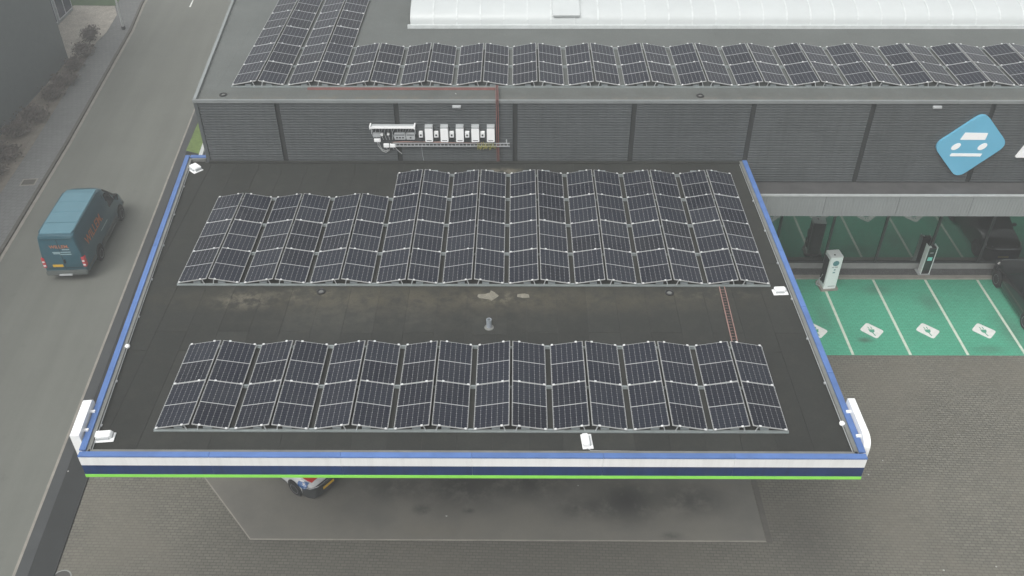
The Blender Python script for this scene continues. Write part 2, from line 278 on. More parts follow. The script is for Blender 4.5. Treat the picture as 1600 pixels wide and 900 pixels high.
# ------------------------------------------------------------------ mesh helpers
class MB:
    """collects shapes into one mesh"""
    def __init__(s): s.v = []; s.f = []
    def add(s, v, f):
        o = len(s.v); s.v += [tuple(p) for p in v]; s.f += [tuple(i + o for i in q) for q in f]; return s
    def box(s, x0, y0, z0, x1, y1, z1, M=None):
        v = [Vector(p) for p in ((x0, y0, z0), (x1, y0, z0), (x1, y1, z0), (x0, y1, z0), (x0, y0, z1), (x1, y0, z1), (x1, y1, z1), (x0, y1, z1))]
        if M: v = [M @ p for p in v]
        return s.add(v, [(0, 3, 2, 1), (4, 5, 6, 7), (0, 1, 5, 4), (1, 2, 6, 5), (2, 3, 7, 6), (3, 0, 4, 7)])
    def prism(s, pts, z0, z1):
        n = len(pts); v = [(x, y, z0) for x, y in pts] + [(x, y, z1) for x, y in pts]
        return s.add(v, [tuple(range(n - 1, -1, -1)), tuple(range(n, 2 * n))] + [(i, (i + 1) % n, n + (i + 1) % n, n + i) for i in range(n)])
    def wallprism(s, pts, y0, y1):
        """outline in (x,z), extruded from y0 (front) to y1"""
        n = len(pts); v = [(x, y0, z) for x, z in pts] + [(x, y1, z) for x, z in pts]
        return s.add(v, [tuple(range(n)), tuple(range(2 * n - 1, n - 1, -1))] + [(i, n + i, n + (i + 1) % n, (i + 1) % n) for i in range(n)])
    def sideprism(s, pts, x0, x1):
        """outline in (y,z), extruded along x"""
        n = len(pts); v = [(x0, y, z) for y, z in pts] + [(x1, y, z) for y, z in pts]
        return s.add(v, [tuple(range(n - 1, -1, -1)), tuple(range(n, 2 * n))] + [(i, (i + 1) % n, n + (i + 1) % n, n + i) for i in range(n)])
    def tube(s, pts, r, seg=8, r1=None):
        pts = [Vector(p) for p in pts]; rings = []; n = len(pts)
        for i, p in enumerate(pts):
            t = (pts[min(i + 1, n - 1)] - pts[max(i - 1, 0)]).normalized(); a = t.orthogonal().normalized() if abs(t.z) > 0.9 else t.cross(Vector((0, 0, 1))).normalized(); b = t.cross(a)
            rr = r if r1 is None else r + (r1 - r) * i / (n - 1)
            rings.append([p + (a * math.cos(2 * PI * k / seg) + b * math.sin(2 * PI * k / seg)) * rr for k in range(seg)])
        v = [q for R_ in rings for q in R_]; f = []
        for i in range(n - 1):
            for k in range(seg): f.append((i * seg + k, i * seg + (k + 1) % seg, (i + 1) * seg + (k + 1) % seg, (i + 1) * seg + k))
        f.append(tuple(range(seg - 1, -1, -1))); f.append(tuple((n - 1) * seg + k for k in range(seg)))
        return s.add(v, f)
    def loft(s, rings, cap=True):
        n = len(rings[0]); v = [q for r in rings for q in r]; f = []
        for i in range(len(rings) - 1):
            for k in range(n): f.append((i * n + k, i * n + (k + 1) % n, (i + 1) * n + (k + 1) % n, (i + 1) * n + k))
        if cap: f.append(tuple(range(n - 1, -1, -1))); f.append(tuple((len(rings) - 1) * n + k for k in range(n)))
        return s.add(v, f)
    def lathe(s, prof, seg=20, M=None):
        """profile of (r,z) round the z axis"""
        rings = [[(Vector((r * math.cos(2 * PI * k / seg), r * math.sin(2 * PI * k / seg), z))) for k in range(seg)] for r, z in prof]
        if M: rings = [[M @ p for p in r] for r in rings]
        return s.loft(rings)
    def mesh(s, name, mat_, smooth=False, bevel=0):
        me = bpy.data.meshes.new(name); me.from_pydata(s.v, [], s.f)
        bm = bmesh.new(); bm.from_mesh(me); bmesh.ops.recalc_face_normals(bm, faces=bm.faces)
        if bevel: bmesh.ops.bevel(bm, geom=[e for e in bm.edges], offset=bevel, segments=2, affect='EDGES', clamp_overlap=True)
        bm.to_mesh(me); bm.free()
        me.materials.append(MATS[mat_])
        if smooth:
            for p in me.polygons: p.use_smooth = True
            try: me.set_sharp_from_angle(angle=math.radians(smooth if smooth is not True else 40))
            except Exception: pass
        return me
    def build(s, name, mat_, parent=None, smooth=False, bevel=0): return put(name, s.mesh(name, mat_, smooth, bevel), parent)
def put(name, me, parent=None, M=None):
    o = bpy.data.objects.new(name, me); COL.objects.link(o)
    if parent: o.parent = parent
    if M: o.matrix_local = M
    return o
def tag(o, label, cat, group=None):
    o['label'] = label; o['category'] = cat
    if group: o['group'] = group
    return o
def struct(o, label=None):
    o['kind'] = 'structure'
    if label: o['label'] = label
    return o
def thing(name, label, cat, loc=(0, 0, 0), rz=0.0, group=None):
    o = bpy.data.objects.new(name, None); COL.objects.link(o); o.location = loc; o.rotation_euler = (0, 0, rz); o.empty_display_size = 0.2
    return tag(o, label, cat, group)
def rrect(x0, z0, x1, z1, r, seg=5, corners=(1, 1, 1, 1)):
    """rounded rectangle, corners in order lower left, lower right, upper right, upper left"""
    pts = []
    for (cx, cz, a0, on, qx, qz) in ((x0, z0, PI, corners[0], 1, 1), (x1, z0, 1.5 * PI, corners[1], -1, 1), (x1, z1, 0, corners[2], -1, -1), (x0, z1, 0.5 * PI, corners[3], 1, -1)):
        if not on: pts.append((cx, cz)); continue
        rr = r * on
        for k in range(seg + 1):
            a = a0 + 0.5 * PI * k / seg; pts.append((cx + qx * rr + rr * math.cos(a), cz + qz * rr + rr * math.sin(a)))
    return pts
def roundpoly(P, r, seg=6):
    """polygon with rounded corners"""
    out = []; n = len(P)
    for i in range(n):
        a, b, c = Vector(P[i - 1]), Vector(P[i]), Vector(P[(i + 1) % n]); u = (a - b).normalized(); v = (c - b).normalized()
        p0, p1 = b + u * r, b + v * r
        for k in range(seg + 1):
            t = k / seg; q = p0 * (1 - t) ** 2 + b * 2 * t * (1 - t) + p1 * t * t; out.append((q.x, q.y))
    return out
def clip(poly, a, b, c):
    """keep a*x+b*y>=c"""
    out = []
    for i in range(len(poly)):
        p, q = poly[i], poly[(i + 1) % len(poly)]; dp = a * p[0] + b * p[1] - c; dq = a * q[0] + b * q[1] - c
        if dp >= 0: out.append(p)
        if dp * dq < 0:
            t = dp / (dp - dq); out.append((p[0] + (q[0] - p[0]) * t, p[1] + (q[1] - p[1]) * t))
    return out
ORD = ['first', 'second', 'third', 'fourth', 'fifth', 'sixth', 'seventh', 'eighth', 'ninth', 'tenth', 'eleventh', 'twelfth', 'thirteenth', 'fourteenth', 'fifteenth', 'sixteenth']
def text_mesh(name, txt, size, mat_, extrude=0.002):
    cu = bpy.data.curves.new(name, 'FONT'); cu.body = txt; cu.size = size; cu.extrude = extrude; cu.offset = size * 0.012; cu.space_character = 1.0
    ob = bpy.data.objects.new(name + '_tmp', cu); COL.objects.link(ob); bpy.context.view_layer.update()
    me = bpy.data.meshes.new_from_object(ob.evaluated_get(bpy.context.evaluated_depsgraph_get())); bpy.data.objects.remove(ob)
    me.materials.clear(); me.materials.append(MATS[mat_]); return me

# ------------------------------------------------------------------ setting: ground, road, pavements
def sheet(name, pts, z, m): return struct(MB().add([(x, y, z) for x, y in pts], [tuple(range(len(pts)))]).build(name, m))
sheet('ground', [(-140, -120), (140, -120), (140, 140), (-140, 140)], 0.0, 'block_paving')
KL = [(-13.5, -40), (-14.6, 5), (-15.56, 18.84), (-16.60, 30.47), (-18.5, 47.6), (-19.35, 52.7), (-19.75, 56), (-21.2, 64), (-26, 75), (-36, 85)]   # left kerb line
def rx(y): return -6.92 - 0.0985 * y                                              # right road edge
KR = [(rx(y), y) for y in (-40, 100)]
sheet('road', KL + [(-40, 100)] + KR[::-1], 0.006, 'asphalt')
def band(name, line, o0, o1, z0, z1, m):
    """strip beside a line, offsets to the right of it"""
    a, b = [], []
    for i, p in enumerate(line):
        t = (Vector(line[min(i + 1, len(line) - 1)]) - Vector(line[max(i - 1, 0)])).normalized(); n = Vector((t.y, -t.x))
        a.append(tuple(Vector(p) + n * o0)); b.append(tuple(Vector(p) + n * o1))
    mb = MB(); n = len(line)
    v = [(x, y, z1) for x, y in a] + [(x, y, z1) for x, y in b] + [(x, y, z0) for x, y in a] + [(x, y, z0) for x, y in b]; f = []
    for i in range(n - 1): f += [(i, n + i, n + i + 1, i + 1), (i, i + 1, 2 * n + i + 1, 2 * n + i), (n + i, 3 * n + i, 3 * n + i + 1, n + i + 1)]
    f += [(0, 2 * n, 3 * n, n), (n - 1, 2 * n - 1, 4 * n - 1, 3 * n - 1)]
    return struct(mb.add(v, f).build(name, m))
band('kerb_left', KL, -0.24, -0.06, 0.0, 0.11, 'gutter')
band('gutter_left', KL, -0.06, 0.12, 0.0, 0.016, 'kerb_stone')
band('pavement_left', KL, -2.05, -0.24, 0.0, 0.10, 'pavement_tiles')
band('bed_edging_left', KL, -2.35, -2.05, 0.0, 0.105, 'edging')
band('planting_bed', KL[:5], -5.6, -2.35, 0.0, 0.09, 'soil')
sheet('gravel_patch', [(-24.4, 41.5), (-20.4, 42.5), (-20.2, 47), (-20.6, 50.4), (-21.4, 52.2), (-24.6, 52.3), (-26, 49)], 0.125, 'gravel_pale')
sheet('lawn', [(-30, 52.35), (-21.3, 52.3), (-22.5, 62), (-30, 66)], 0.12, 'lawn')
band('kerb_right', KR, 0.0, 0.10, 0.0, 0.06, 'kerb_stone')
band('pavement_right_edge', KR, 0.10, 0.52, 0.0, 0.055, 'mid_asphalt')
band('pavement_right', KR, 0.52, 1.42, 0.0, 0.05, 'dark_asphalt')
sheet('pavement_wide', [(rx(10) + 1.42, 10), (-2.2, 10), (-4.5, 90), (rx(90) + 1.42, 90)], 0.02, 'mid_asphalt')
sheet('verge_grass', [(-9.35, 29.6), (-8.45, 29.2), (-9.0, 35.0), (-9.75, 35)], 0.06, 'grass')
struct(MB().box(-0.10, 0, 0, 0.12, 7, 0.14, Matrix.Translation((-8.3, 28.8, 0)) @ Matrix.Rotation(0.1, 4, 'Z')).build('verge_edging', 'post_grey'))
for y in (45.0, 52.3, 59.6):
    x = -15.55 - 0.09 * (y - 52.3)
    struct(MB().add([(x - 0.07, y, 0.011), (x + 0.07, y, 0.011), (x - 0.07 + (-0.27), y + 3.0, 0.011), (x - 0.21 - 0.27 + 0.14, y + 3, 0.011)], [(0, 1, 2, 3)]).build('road_marking', 'white_paint')) if y > 50 else None
# forecourt slab with chamfered corner
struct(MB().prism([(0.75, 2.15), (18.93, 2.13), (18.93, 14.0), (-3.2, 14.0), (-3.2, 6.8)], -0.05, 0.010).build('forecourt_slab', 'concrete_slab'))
band('slab_edge', [(18.93, 2.13), (0.75, 2.15), (-3.2, 6.8)], 0.0, 0.05, 0.0, 0.012, 'kerb_stone')
struct(MB().box(18.96, 2.1, -0.02, 19.16, 14, 0.014).build('drain_channel', 'gutter'))
# green charging bays
GX0, GX1, GY0, GY1 = 17.32, 45.0, 11.9, 17.32
sheet('charging_bays', [(GX0, GY0), (GX1, GY0), (GX1, GY1), (GX0, GY1)], 0.006, 'green_paving')
for k in range(-2, 6):
    x = 24.80 + 2.5 * k
    struct(MB().add([(x - 0.06, GY0 + 0.02, 0.011), (x + 0.06, GY0 + 0.02, 0.011), (x + 0.06, GY1 - 0.02, 0.011), (x - 0.06, GY1 - 0.02, 0.011)], [(0, 1, 2, 3)]).build('bay_line', 'white_line'))
icon_pts = roundpoly([(-0.06, 0.56), (0.56, -0.03), (0.07, -0.56), (-0.53, 0.05)], 0.13)
plug = [[(-0.10, -0.02), (0.15, -0.02), (0.13, -0.14), (0.06, -0.2), (-0.02, -0.2), (-0.09, -0.14)], [(-0.12, 0.02), (0.16, 0.02), (0.16, -0.02), (-0.12, -0.02)], [(-0.07, 0.06), (-0.03, 0.06), (-0.06, 0.2), (-0.10, 0.2)], [(0.05, 0.06), (0.09, 0.06), (0.07, 0.2), (0.03, 0.2)], [(0.0, -0.2), (0.05, -0.2), (0.11, -0.42), (0.06, -0.42)]]
for k, nm in zip(range(-2, 4), ORD):
    ix = 26.09 + 2.51 * k
    o = thing('charging_bay_symbol', '', 'road marking', (ix, 13.54, 0.0), group='plug symbols painted in the charging bays')
    o['label'] = {-2: 'white plug symbol on green paving behind the canopy, out of clear sight', -1: 'white plug symbol half hidden by the blue canopy edge', 0: 'white plug symbol in the first whole green bay beside the canopy', 1: 'white plug symbol in the middle one of three whole green bays', 2: 'white plug symbol in the green bay next to the black car', 3: 'white plug symbol under the parked black car'}[k]
    if k in (-2, 3): bpy.data.objects.remove(o); continue
    MB().add([(x, y, 0.011) for x, y in icon_pts], [tuple(range(len(icon_pts)))]).build('plate_paint', 'white_paint', o)
    mb = MB()
    for q in plug: mb.add([(x - 0.02, y + 0.06, 0.0145) for x, y in q], [tuple(range(len(q)))])
    mb.build('plug_paint', 'green_paint', o)
struct(MB().box(GX0, 17.325, 0, 45, 17.56, 0.10).build('kerb_bays', 'kerb_stone'))
struct(MB().box(GX0, 17.562, 0, 45, 18.127, 0.06).build('gravel_strip', 'gravel_dark'))

# ------------------------------------------------------------------ main building
WY = 14.975; ZT = 10.60
bld = thing('commercial_building', 'dark grey ribbed metal building with flat roof behind the fuel canopy', 'building')
def LX(y): return -2.55 - 0.1015 * (y - 14.97)
MB().prism([(LX(15.06), 15.06), (60, 15.06), (60, 68), (LX(68), 68)], 5.95, 10.44).build('upper_wall', 'cladding_gap', bld)
MB().prism([(LX(23), 23), (60, 23), (60, 68), (LX(68), 68)], 0, 5.95).build('lower_wall', 'dark_wall', bld)
MB().prism([(LX(18.9), 18.9), (14, 18.9), (14, 23.0), (LX(23), 23.0)], 0, 5.95).build('lower_wall', 'dark_wall', bld)
# roof felt in wide rolls
k = 0
for x0 in [-8 + 3.0 * i for i in range(23)]:
    poly = [(x0, 15.07), (x0 + 3.0, 15.07), (x0 + 3.0, 67.8), (x0, 67.8)]
    poly = clip(poly, 1, 0.1015, LX(0) + 0.09)
    if len(poly) > 2: MB().prism(poly, 10.42, 10.50 + 0.003 * (k % 2)).build('roofing_sheet', 'felt_main', bld)
    k += 1
# corrugated cladding, one panel for each bay of the wall
seams = [LX(WY)] + [0.681 + 4.6915 * i for i in range(10)]
def clad(x0, x1, z0, z1, parent):
    mb = MB(); p = 0.115; n = max(1, round((z1 - z0) / p)); p = (z1 - z0) / n; prof = []
    for i in range(n):
        z = z0 + i * p; prof += [(0, z), (0, z + p * 0.40), (0.030, z + p * 0.52), (0.030, z + p * 0.86)]
    prof.append((0, z1)); v = []; f = []
    for (y, z) in prof: v += [(x0, WY + y, z), (x1, WY + y, z)]
    for i in range(len(prof) - 1): f.append((2 * i, 2 * i + 1, 2 * i + 3, 2 * i + 2))
    m = len(v); v += [(x0, WY + 0.08, z0), (x1, WY + 0.08, z0), (x0, WY + 0.08, z1), (x1, WY + 0.08, z1)]
    f += [(m, m + 1, 1, 0), (2 * len(prof) - 2, 2 * len(prof) - 1, m + 3, m + 2)]
    return mb.add(v, f).build('cladding_panel', 'cladding', parent)
for i in range(len(seams) - 1):
    x0, x1 = seams[i] + (0.10 if i else 0.14), seams[i + 1] - 0.10
    if x0 > 44: break
    low = 6.90 if x1 > 19.5 else 7.70
    clad(x0, x1, low + 0.02, ZT - 0.16, bld)
MB().box(LX(WY) - 0.02, WY - 0.015, 5.95, LX(WY) + 0.12, 15.1, ZT - 0.16).build('corner_trim', 'cladding', bld)
for i in range(8):     # coping along the front edge, in lengths
    x0 = LX(WY) - 0.05 + i * 6.0; MB().box(x0 + 0.006, WY - 0.03, ZT - 0.13, x0 + 6.0, 15.06, ZT).build('coping', 'coping_grey', bld, bevel=0.008)
for i in range(9):     # coping along the street edge
    y0 = 15.065 + i * 6; a = [(LX(y0) - 0.04, y0), (LX(y0) + 0.08, y0), (LX(y0 + 5.99) + 0.08, y0 + 5.99), (LX(y0 + 5.99) - 0.04, y0 + 5.99)]
    MB().prism(a, ZT - 0.4, ZT).build('coping', 'ledge_fascia', bld)
# projecting ledge over the shopfront
MB().box(19.75, 13.99, 6.0, 50, 15.05, 6.86).build('ledge_core', 'ledge_roof', bld)
MB().box(19.75, 14.06, 6.862, 50, 14.96, 6.885).build('ledge_roofing', 'ledge_roof', bld)
for i in range(10):
    x0 = 19.75 + 3 * i
    mb = MB(); n = 24; v = []; f = []
    for q in range(n * 2 + 1): v += [(x0 + 0.006 + q * 2.988 / (n * 2), 13.955 + (0.012 if q % 2 else 0), z) for z in (5.88, 6.83)]
    for q in range(n * 2): f.append((2 * q, 2 * q + 2, 2 * q + 3, 2 * q + 1))
    mb.add(v, f).build('ledge_fascia', 'ledge_fascia', bld)
    MB().box(x0 + 0.004, 13.93, 6.832, x0 + 3.0, 14.055, 6.90).build('ledge_coping', 'ledge_edge', bld, bevel=0.006)
MB().box(19.75, 14.0, 5.885, 50, 18.9, 5.945).build('ledge_soffit', 'soffit', bld)
# shopfront: plinth, panes, mullions, room behind
GYP = 18.17
MB().box(14, 18.13, 0, 50, 18.30, 0.40).build('plinth', 'plinth', bld)
MB().box(14, 18.11, 0.402, 50, 18.27, 0.46).build('bottom_rail', 'frame_dark', bld)
MB().box(14, 18.11, 5.72, 50, 18.27, 5.88).build('top_rail', 'frame_dark', bld)
mx = [22.58 + 2.485 * i for i in range(-3, 10)]
for i, x in enumerate(mx):
    MB().box(x - 0.04, 18.09, 0.462, x + 0.04, 18.26, 5.718).build('mullion', 'frame_dark', bld)
    if i < len(mx) - 1: MB().box(x + 0.043, GYP, 0.462, mx[i + 1] - 0.043, GYP + 0.012, 5.718).build('window_pane', 'shop_glass', bld)
for z in (0.84, 1.18): MB().box(14, 18.33, z, 50, 18.36, z + 0.03).build('guard_rail', 'window_frame', bld)
MB().box(14, 18.31, 0, 50, 22.98, 0.15).build('shop_floor', 'interior', bld)
MB().box(14.02, 22.6, 0.15, 50, 22.98, 5.9).build('shop_back_wall', 'interior', bld)
o = thing('display_stand', 'dim blue display stand behind the shop window', 'stand', (27.1, 19.5, 0.15))
MB().box(-0.28, -0.2, 0, 0.28, 0.2, 0.7).build('base', 'blue_thing', o, bevel=0.03); MB().box(-0.2, -0.05, 0.7, 0.2, 0.05, 1.35).build('panel', 'blue_thing', o, bevel=0.02)
o = thing('display_stand', 'dim blue display stand seen through the window near the black car', 'stand', (32.8, 19.6, 0.15))
MB().box(-0.28, -0.2, 0, 0.28, 0.2, 0.8).build('base', 'blue_thing', o, bevel=0.03); MB().box(-0.2, -0.05, 0.8, 0.2, 0.05, 1.4).build('panel', 'blue_thing', o, bevel=0.02)

# barrel vault rooflight
skl = thing('barrel_rooflight', 'long white barrel-vault rooflight on the main roof', 'rooflight', (0, 0, 10.5))
SY0, SY1, RISE = 22.42, 26.1, 0.80
def vault(t): a = PI * t; return (SY0 + SY1) / 2 - math.cos(a) * (SY1 - SY0) / 2, 0.14 + RISE * math.sin(a) ** 0.8
x = 5.25; i = 0
MB().box(5.15, SY0 - 0.08, 0, 46, SY0 + 0.02, 0.16).build('kerb', 'skylight_bar', skl); MB().box(5.15, SY1, 0, 46, SY1 + 0.1, 0.16).build('kerb', 'skylight_bar', skl)
while x < 45:
    x1 = x + 1.07; v = []; f = []
    for q in range(17):
        y, z = vault(q / 16); v += [(x + 0.03, y, z), (x1 - 0.03, y, z)]
    for q in range(16): f.append((2 * q, 2 * q + 1, 2 * q + 3, 2 * q + 2))
    MB().add(v, f).build('vault_pane', 'polycarbonate', skl, smooth=True)
    v = []; f = []
    for q in range(17):
        y, z = vault(q / 16); v += [(x1 - 0.035, y, z + 0.022), (x1 + 0.035, y, z + 0.022), (x1 - 0.035, y, z - 0.02), (x1 + 0.035, y, z - 0.02)]
    for q in range(16): b = 4 * q; f += [(b, b + 1, b + 5, b + 4), (b, b + 4, b + 6, b + 2), (b + 1, b + 3, b + 7, b + 5)]
    MB().add(v, f).build('glazing_bar', 'skylight_bar', skl)
    x = x1; i += 1
v = [(5.27,) + vault(q / 16) for q in range(17)]
MB().add(v, [tuple(range(17))]).build('end_pane', 'polycarbonate', skl)
o = thing('smoke_vent', 'white raised smoke vent flap on the rooflight', 'roof vent', (12.36, 0, 10.5))
MB().sideprism([(22.55, .40), (22.55, .52), (23.3, .84), (24.3, .96), (24.3, .80)], -0.56, 0.56).build('upstand', 'flashing_grey', o)
MB().sideprism([(22.44, .535), (22.44, .60), (23.3, .95), (24.4, 1.06), (24.4, .98), (23.3, .87)], -0.62, 0.62).build('flap', 'polycarbonate', o)

# ------------------------------------------------------------------ fuel canopy
CZ = 7.98           # top of the coping
CAN = [(-1.80, -1.04), (19.66, -1.04), (19.49, 14.90), (-2.62, 14.90), (-2.62, 15.25), (-3.50, 15.25)]
can = thing('fuel_canopy', 'flat-roofed filling station canopy with blue coping and white, navy and green fascia', 'canopy')
def EL(y): return -1.80 - (y + 1.04) * (1.70 / 16.29)
def ER(y): return 19.66 - (y + 1.04) * (0.17 / 15.94)
MB().prism([(EL(-0.98) + 0.06, -0.98), (ER(-0.98) - 0.06, -0.98), (ER(14.88) - 0.06, 14.88), (EL(14.88) + 0.06, 14.88)], 7.20, 7.805).build('deck', 'soffit', can)
def strip_poly(side, a, b, o0, o1):
    if side == 'F': return [(a, -1.04 + o0), (b, -1.04 + o0), (b, -1.04 + o1), (a, -1.04 + o1)]
    if side == 'L': return [(EL(a) + o0, a), (EL(a) + o1, a), (EL(b) + o1, b), (EL(b) + o0, b)]
    if side == 'R': return [(ER(a) - o1, a), (ER(a) - o0, a), (ER(b) - o0, b), (ER(b) - o1, b)]
    if side == 'B': return [(a, 15.25 - o1), (b, 15.25 - o1), (b, 15.25 - o0), (a, 15.25 - o0)]
def lengths(a, b, n): return [(a + (b - a) * i / n + 0.003, a + (b - a) * (i + 1) / n - 0.003) for i in range(n)]
sides = {'F': (EL(-1.04), ER(-1.04), 6), 'L': (-1.04 + 0.215, 15.25, 5), 'R': (-1.04 + 0.215, 14.9, 5), 'B': (-3.50 + 0.21, -2.63, 1)}
for s, (a, b, n) in sides.items():
    for (p, q) in lengths(a, b, n): MB().prism(strip_poly(s, p, q, -0.015, 0.165), CZ - 0.05, CZ).build('coping', 'coping_blue', can, bevel=0.006)
for s, (a, b) in {'F': (EL(-1.04) + 0.20, ER(-1.04) - 0.20), 'L': (-0.84, 15.04), 'R': (-0.84, 14.9), 'B': (-3.2, -2.63)}.items():
    MB().prism(strip_poly(s, a, b, 0.168, 0.275), 7.80, CZ - 0.045).build('upstand_flashing', 'flashing_grey', can)
for s, (a, b, n) in {'F': (EL(-1.04), ER(-1.04), 6), 'L': (-1.03, 15.25, 5), 'R': (-1.03, 14.9, 5)}.items():
    off = 0.0 if s == 'F' else 0.004
    for (p, q) in lengths(a, b, n):
        MB().prism(strip_poly(s, p, q, 0.0 + off, 0.05), CZ - 0.385, CZ - 0.053).build('white_band', 'fascia_white', can)
        MB().prism(strip_poly(s, p, q, 0.006 + off, 0.05), CZ - 0.76, CZ - 0.388).build('navy_band', 'fascia_navy', can)
    MB().prism(strip_poly(s, a, b, -0.012 + off, 0.06), CZ - 0.86, CZ - 0.763).build('light_strip', 'green_light', can)
for x, y in ((2.2, 8.2), (9.0, 8.2), (15.8, 8.2), (2.0, 12.6), (15.8, 12.6)):
    MB().box(x - 0.2, y - 0.2, 0.0, x + 0.2, y + 0.2, 7.2).build('column', 'fascia_white', can, bevel=0.02)
# roofing felt: rolls about a metre wide, laid towards the building with staggered end laps
k = 0
for i in range(26):
    x0 = -4.3 + 0.985 * i; ys = [-0.76, 3.4 + 0.9 * (i % 2), 9.4 - 0.7 * (i % 3), 14.89]
    for j in range(3):
        poly = [(x0, ys[j]), (x0 + 0.975, ys[j]), (x0 + 0.975, ys[j + 1] - 0.01), (x0, ys[j + 1] - 0.01)]
        poly = clip(poly, 1, 1.70 / 16.29, EL(0) + 0.28); poly = clip(poly, -1, -0.17 / 15.94, -(ER(0) - 0.28)) if len(poly) > 2 else poly
        if len(poly) > 2:
            MB().prism(poly, 7.80, 7.830 + 0.004 * ((i + j) % 2) + 0.002 * (j % 2)).build('roofing_sheet', 'felt_canopy', can); k += 1
MB().prism([(EL(14.895) + 0.28, 14.895), (-2.65, 14.895), (-2.65, 14.975), (EL(14.975) + 0.28, 14.975)], 7.8, 7.83).build('roofing_sheet', 'felt_canopy', can)
MB().prism([(EL(-0.77) + 0.28, -0.77), (ER(-0.77) - 0.28, -0.77), (ER(14.88) - 0.28, 14.88), (EL(14.88) + 0.28, 14.88)], 7.806, 7.822).build('underlay', 'black', can)
RZ = 7.838
MB().box(8.72, 4.18, 7.81, 9.82, 5.02, RZ + 0.008).build('felt_patch', 'felt_canopy', can)
MB().box(-2.45, 14.80, 7.81, 19.3, 14.955, 7.90).build('wall_flashing', 'felt_canopy', can)
for nm, pts in (('arrow', [(-.34, .1), (-.1, .12), (.06, .2), (.08, .32), (.2, .22), (.36, .02), (.22, -.14), (.12, -.24), (.0, -.16), (-.3, -.1), (-.36, -.02)]), ('scrap', [(-.18, .08), (.05, .12), (.2, .06), (.22, -.1), (.0, -.12), (-.2, -.06)])):
    cx, cy = (9.19, 6.13) if nm == 'arrow' else (10.35, 6.16)
    MB().add([(cx + x, cy + y, RZ + 0.0075) for x, y in pts], [tuple(range(len(pts)))]).build('dried_puddle', 'sediment', can)

# side sign boxes on the canopy
def sign_box(label, right):
    s = 1 if right else -1; y0, y1 = (-0.60, 1.08) if right else (-0.47, 1.0); zt = 8.17
    o = thing('sign_box', label, 'sign', (ER(0.2) + 0.035 if right else EL(0.2) - 0.035, 0, 0), 0.0106 if right else 0.104, 'white sign boxes on the canopy sides')
    x0, x1 = (0, 0.19) if right else (-0.25, 0)
    pts = rrect(y0, 6.9, y1, zt, 0.34, 8, (0, 0, 0.15, 1)) if right else rrect(y0, 6.9, y1, zt, 0.14, 6, (0, 0, 1, 0.0))
    MB().sideprism(pts, x0, x1).build('box', 'white_panel', o, smooth=35, bevel=0.0)
    for yy in (y0 + 0.35, y1 - 0.4):
        xa, xb = (-0.12, 0.0) if right else (0.0, 0.12); MB().box(xa, yy - 0.04, CZ + 0.002, xb, yy + 0.04, CZ + 0.05).build('bracket', 'white_panel', o)
sign_box('white sign box with square end on the left edge of the canopy', False)
sign_box('white sign box with rounded end on the right edge of the canopy', True)

# ------------------------------------------------------------------ solar arrays
def panel_meshes():
    fr = MB(); t = 0.035; e = 0.0105
    fr.box(0, 0, -t, PWL, e, 0); fr.box(0, PDL - e, -t, PWL, PDL, 0); fr.box(0, e, -t, e, PDL - e, 0); fr.box(PWL - e, e, -t, PWL, PDL - e, 0)
    fr.box(e, PDL / 2 - 0.012, -0.012, PWL - e, PDL / 2 + 0.012, -0.0022); fr.box(e, e, -0.03, PWL - e, PDL - e, -0.013)
    c = [MB().box(e, y0, -0.012, PWL - e, y1, -0.003).mesh('cell_field', 'solar_cells') for y0, y1 in ((e, PDL / 2 - 0.012), (PDL / 2 + 0.012, PDL - e))]
    return fr.mesh('frame', 'frame_alu'), c, MB().box(-0.035, -0.03, -0.02, 0.035, 0.03, 0.022).mesh('clamp', 'clamp_alu', bevel=0.01)
FRM, CELL, CLAMP = panel_meshes()
TILT = math.asin(0.183 / PWL)
def rails(name, x0, x1, ys, zroof, zlow, pitch, npairs, W, where, group, front_only=(0,)):
    for r, y in enumerate(ys):
        o = thing('mounting_rail', f'grey mounting rail {["along the near edge", "under the second row joint", "under the third row joint", "under the fourth row joint", "under the fifth row joint", "under the sixth row joint", "at the far end"][r if r < len(ys) - 1 else (6 if r else 0)]} of {where}', 'rail', ((x0 + x1) / 2, y, zroof), group=group)
        hw = (x1 - x0) / 2 + 0.04
        mb = MB().box(-hw, -0.05, 0.0, hw, 0.05, 0.035); mb.box(-hw, -0.028, 0.035, hw, 0.028, 0.055); mb.build('beam', 'rail_galv', o)
        for k in range(npairs):
            xl = x0 + k * pitch - (x0 + x1) / 2
            for xr in (xl + W / 2 - 0.20, xl + W / 2 + 0.20):
                MB().tube([(xr + (0.05 if xr < xl + W / 2 else -0.05), 0.0, 0.05), (xr, 0.0, zlow - zroof + 0.105)], 0.018, 6).build('ridge_post', 'alu', o)
            if r == 0:
                for xb in (xl + W * 0.30, xl + W * 0.70): MB().box(xb - 0.12, 0.06, 0.0, xb + 0.12, 0.30, 0.075 + 0.02).build('ballast_block', 'ballast', o)
            if k < npairs - 1: MB().box(xl + W + 0.01, -0.032, 0.057, xl + pitch - 0.01, 0.032, 0.085).build('link_plate', 'rail_galv', o)
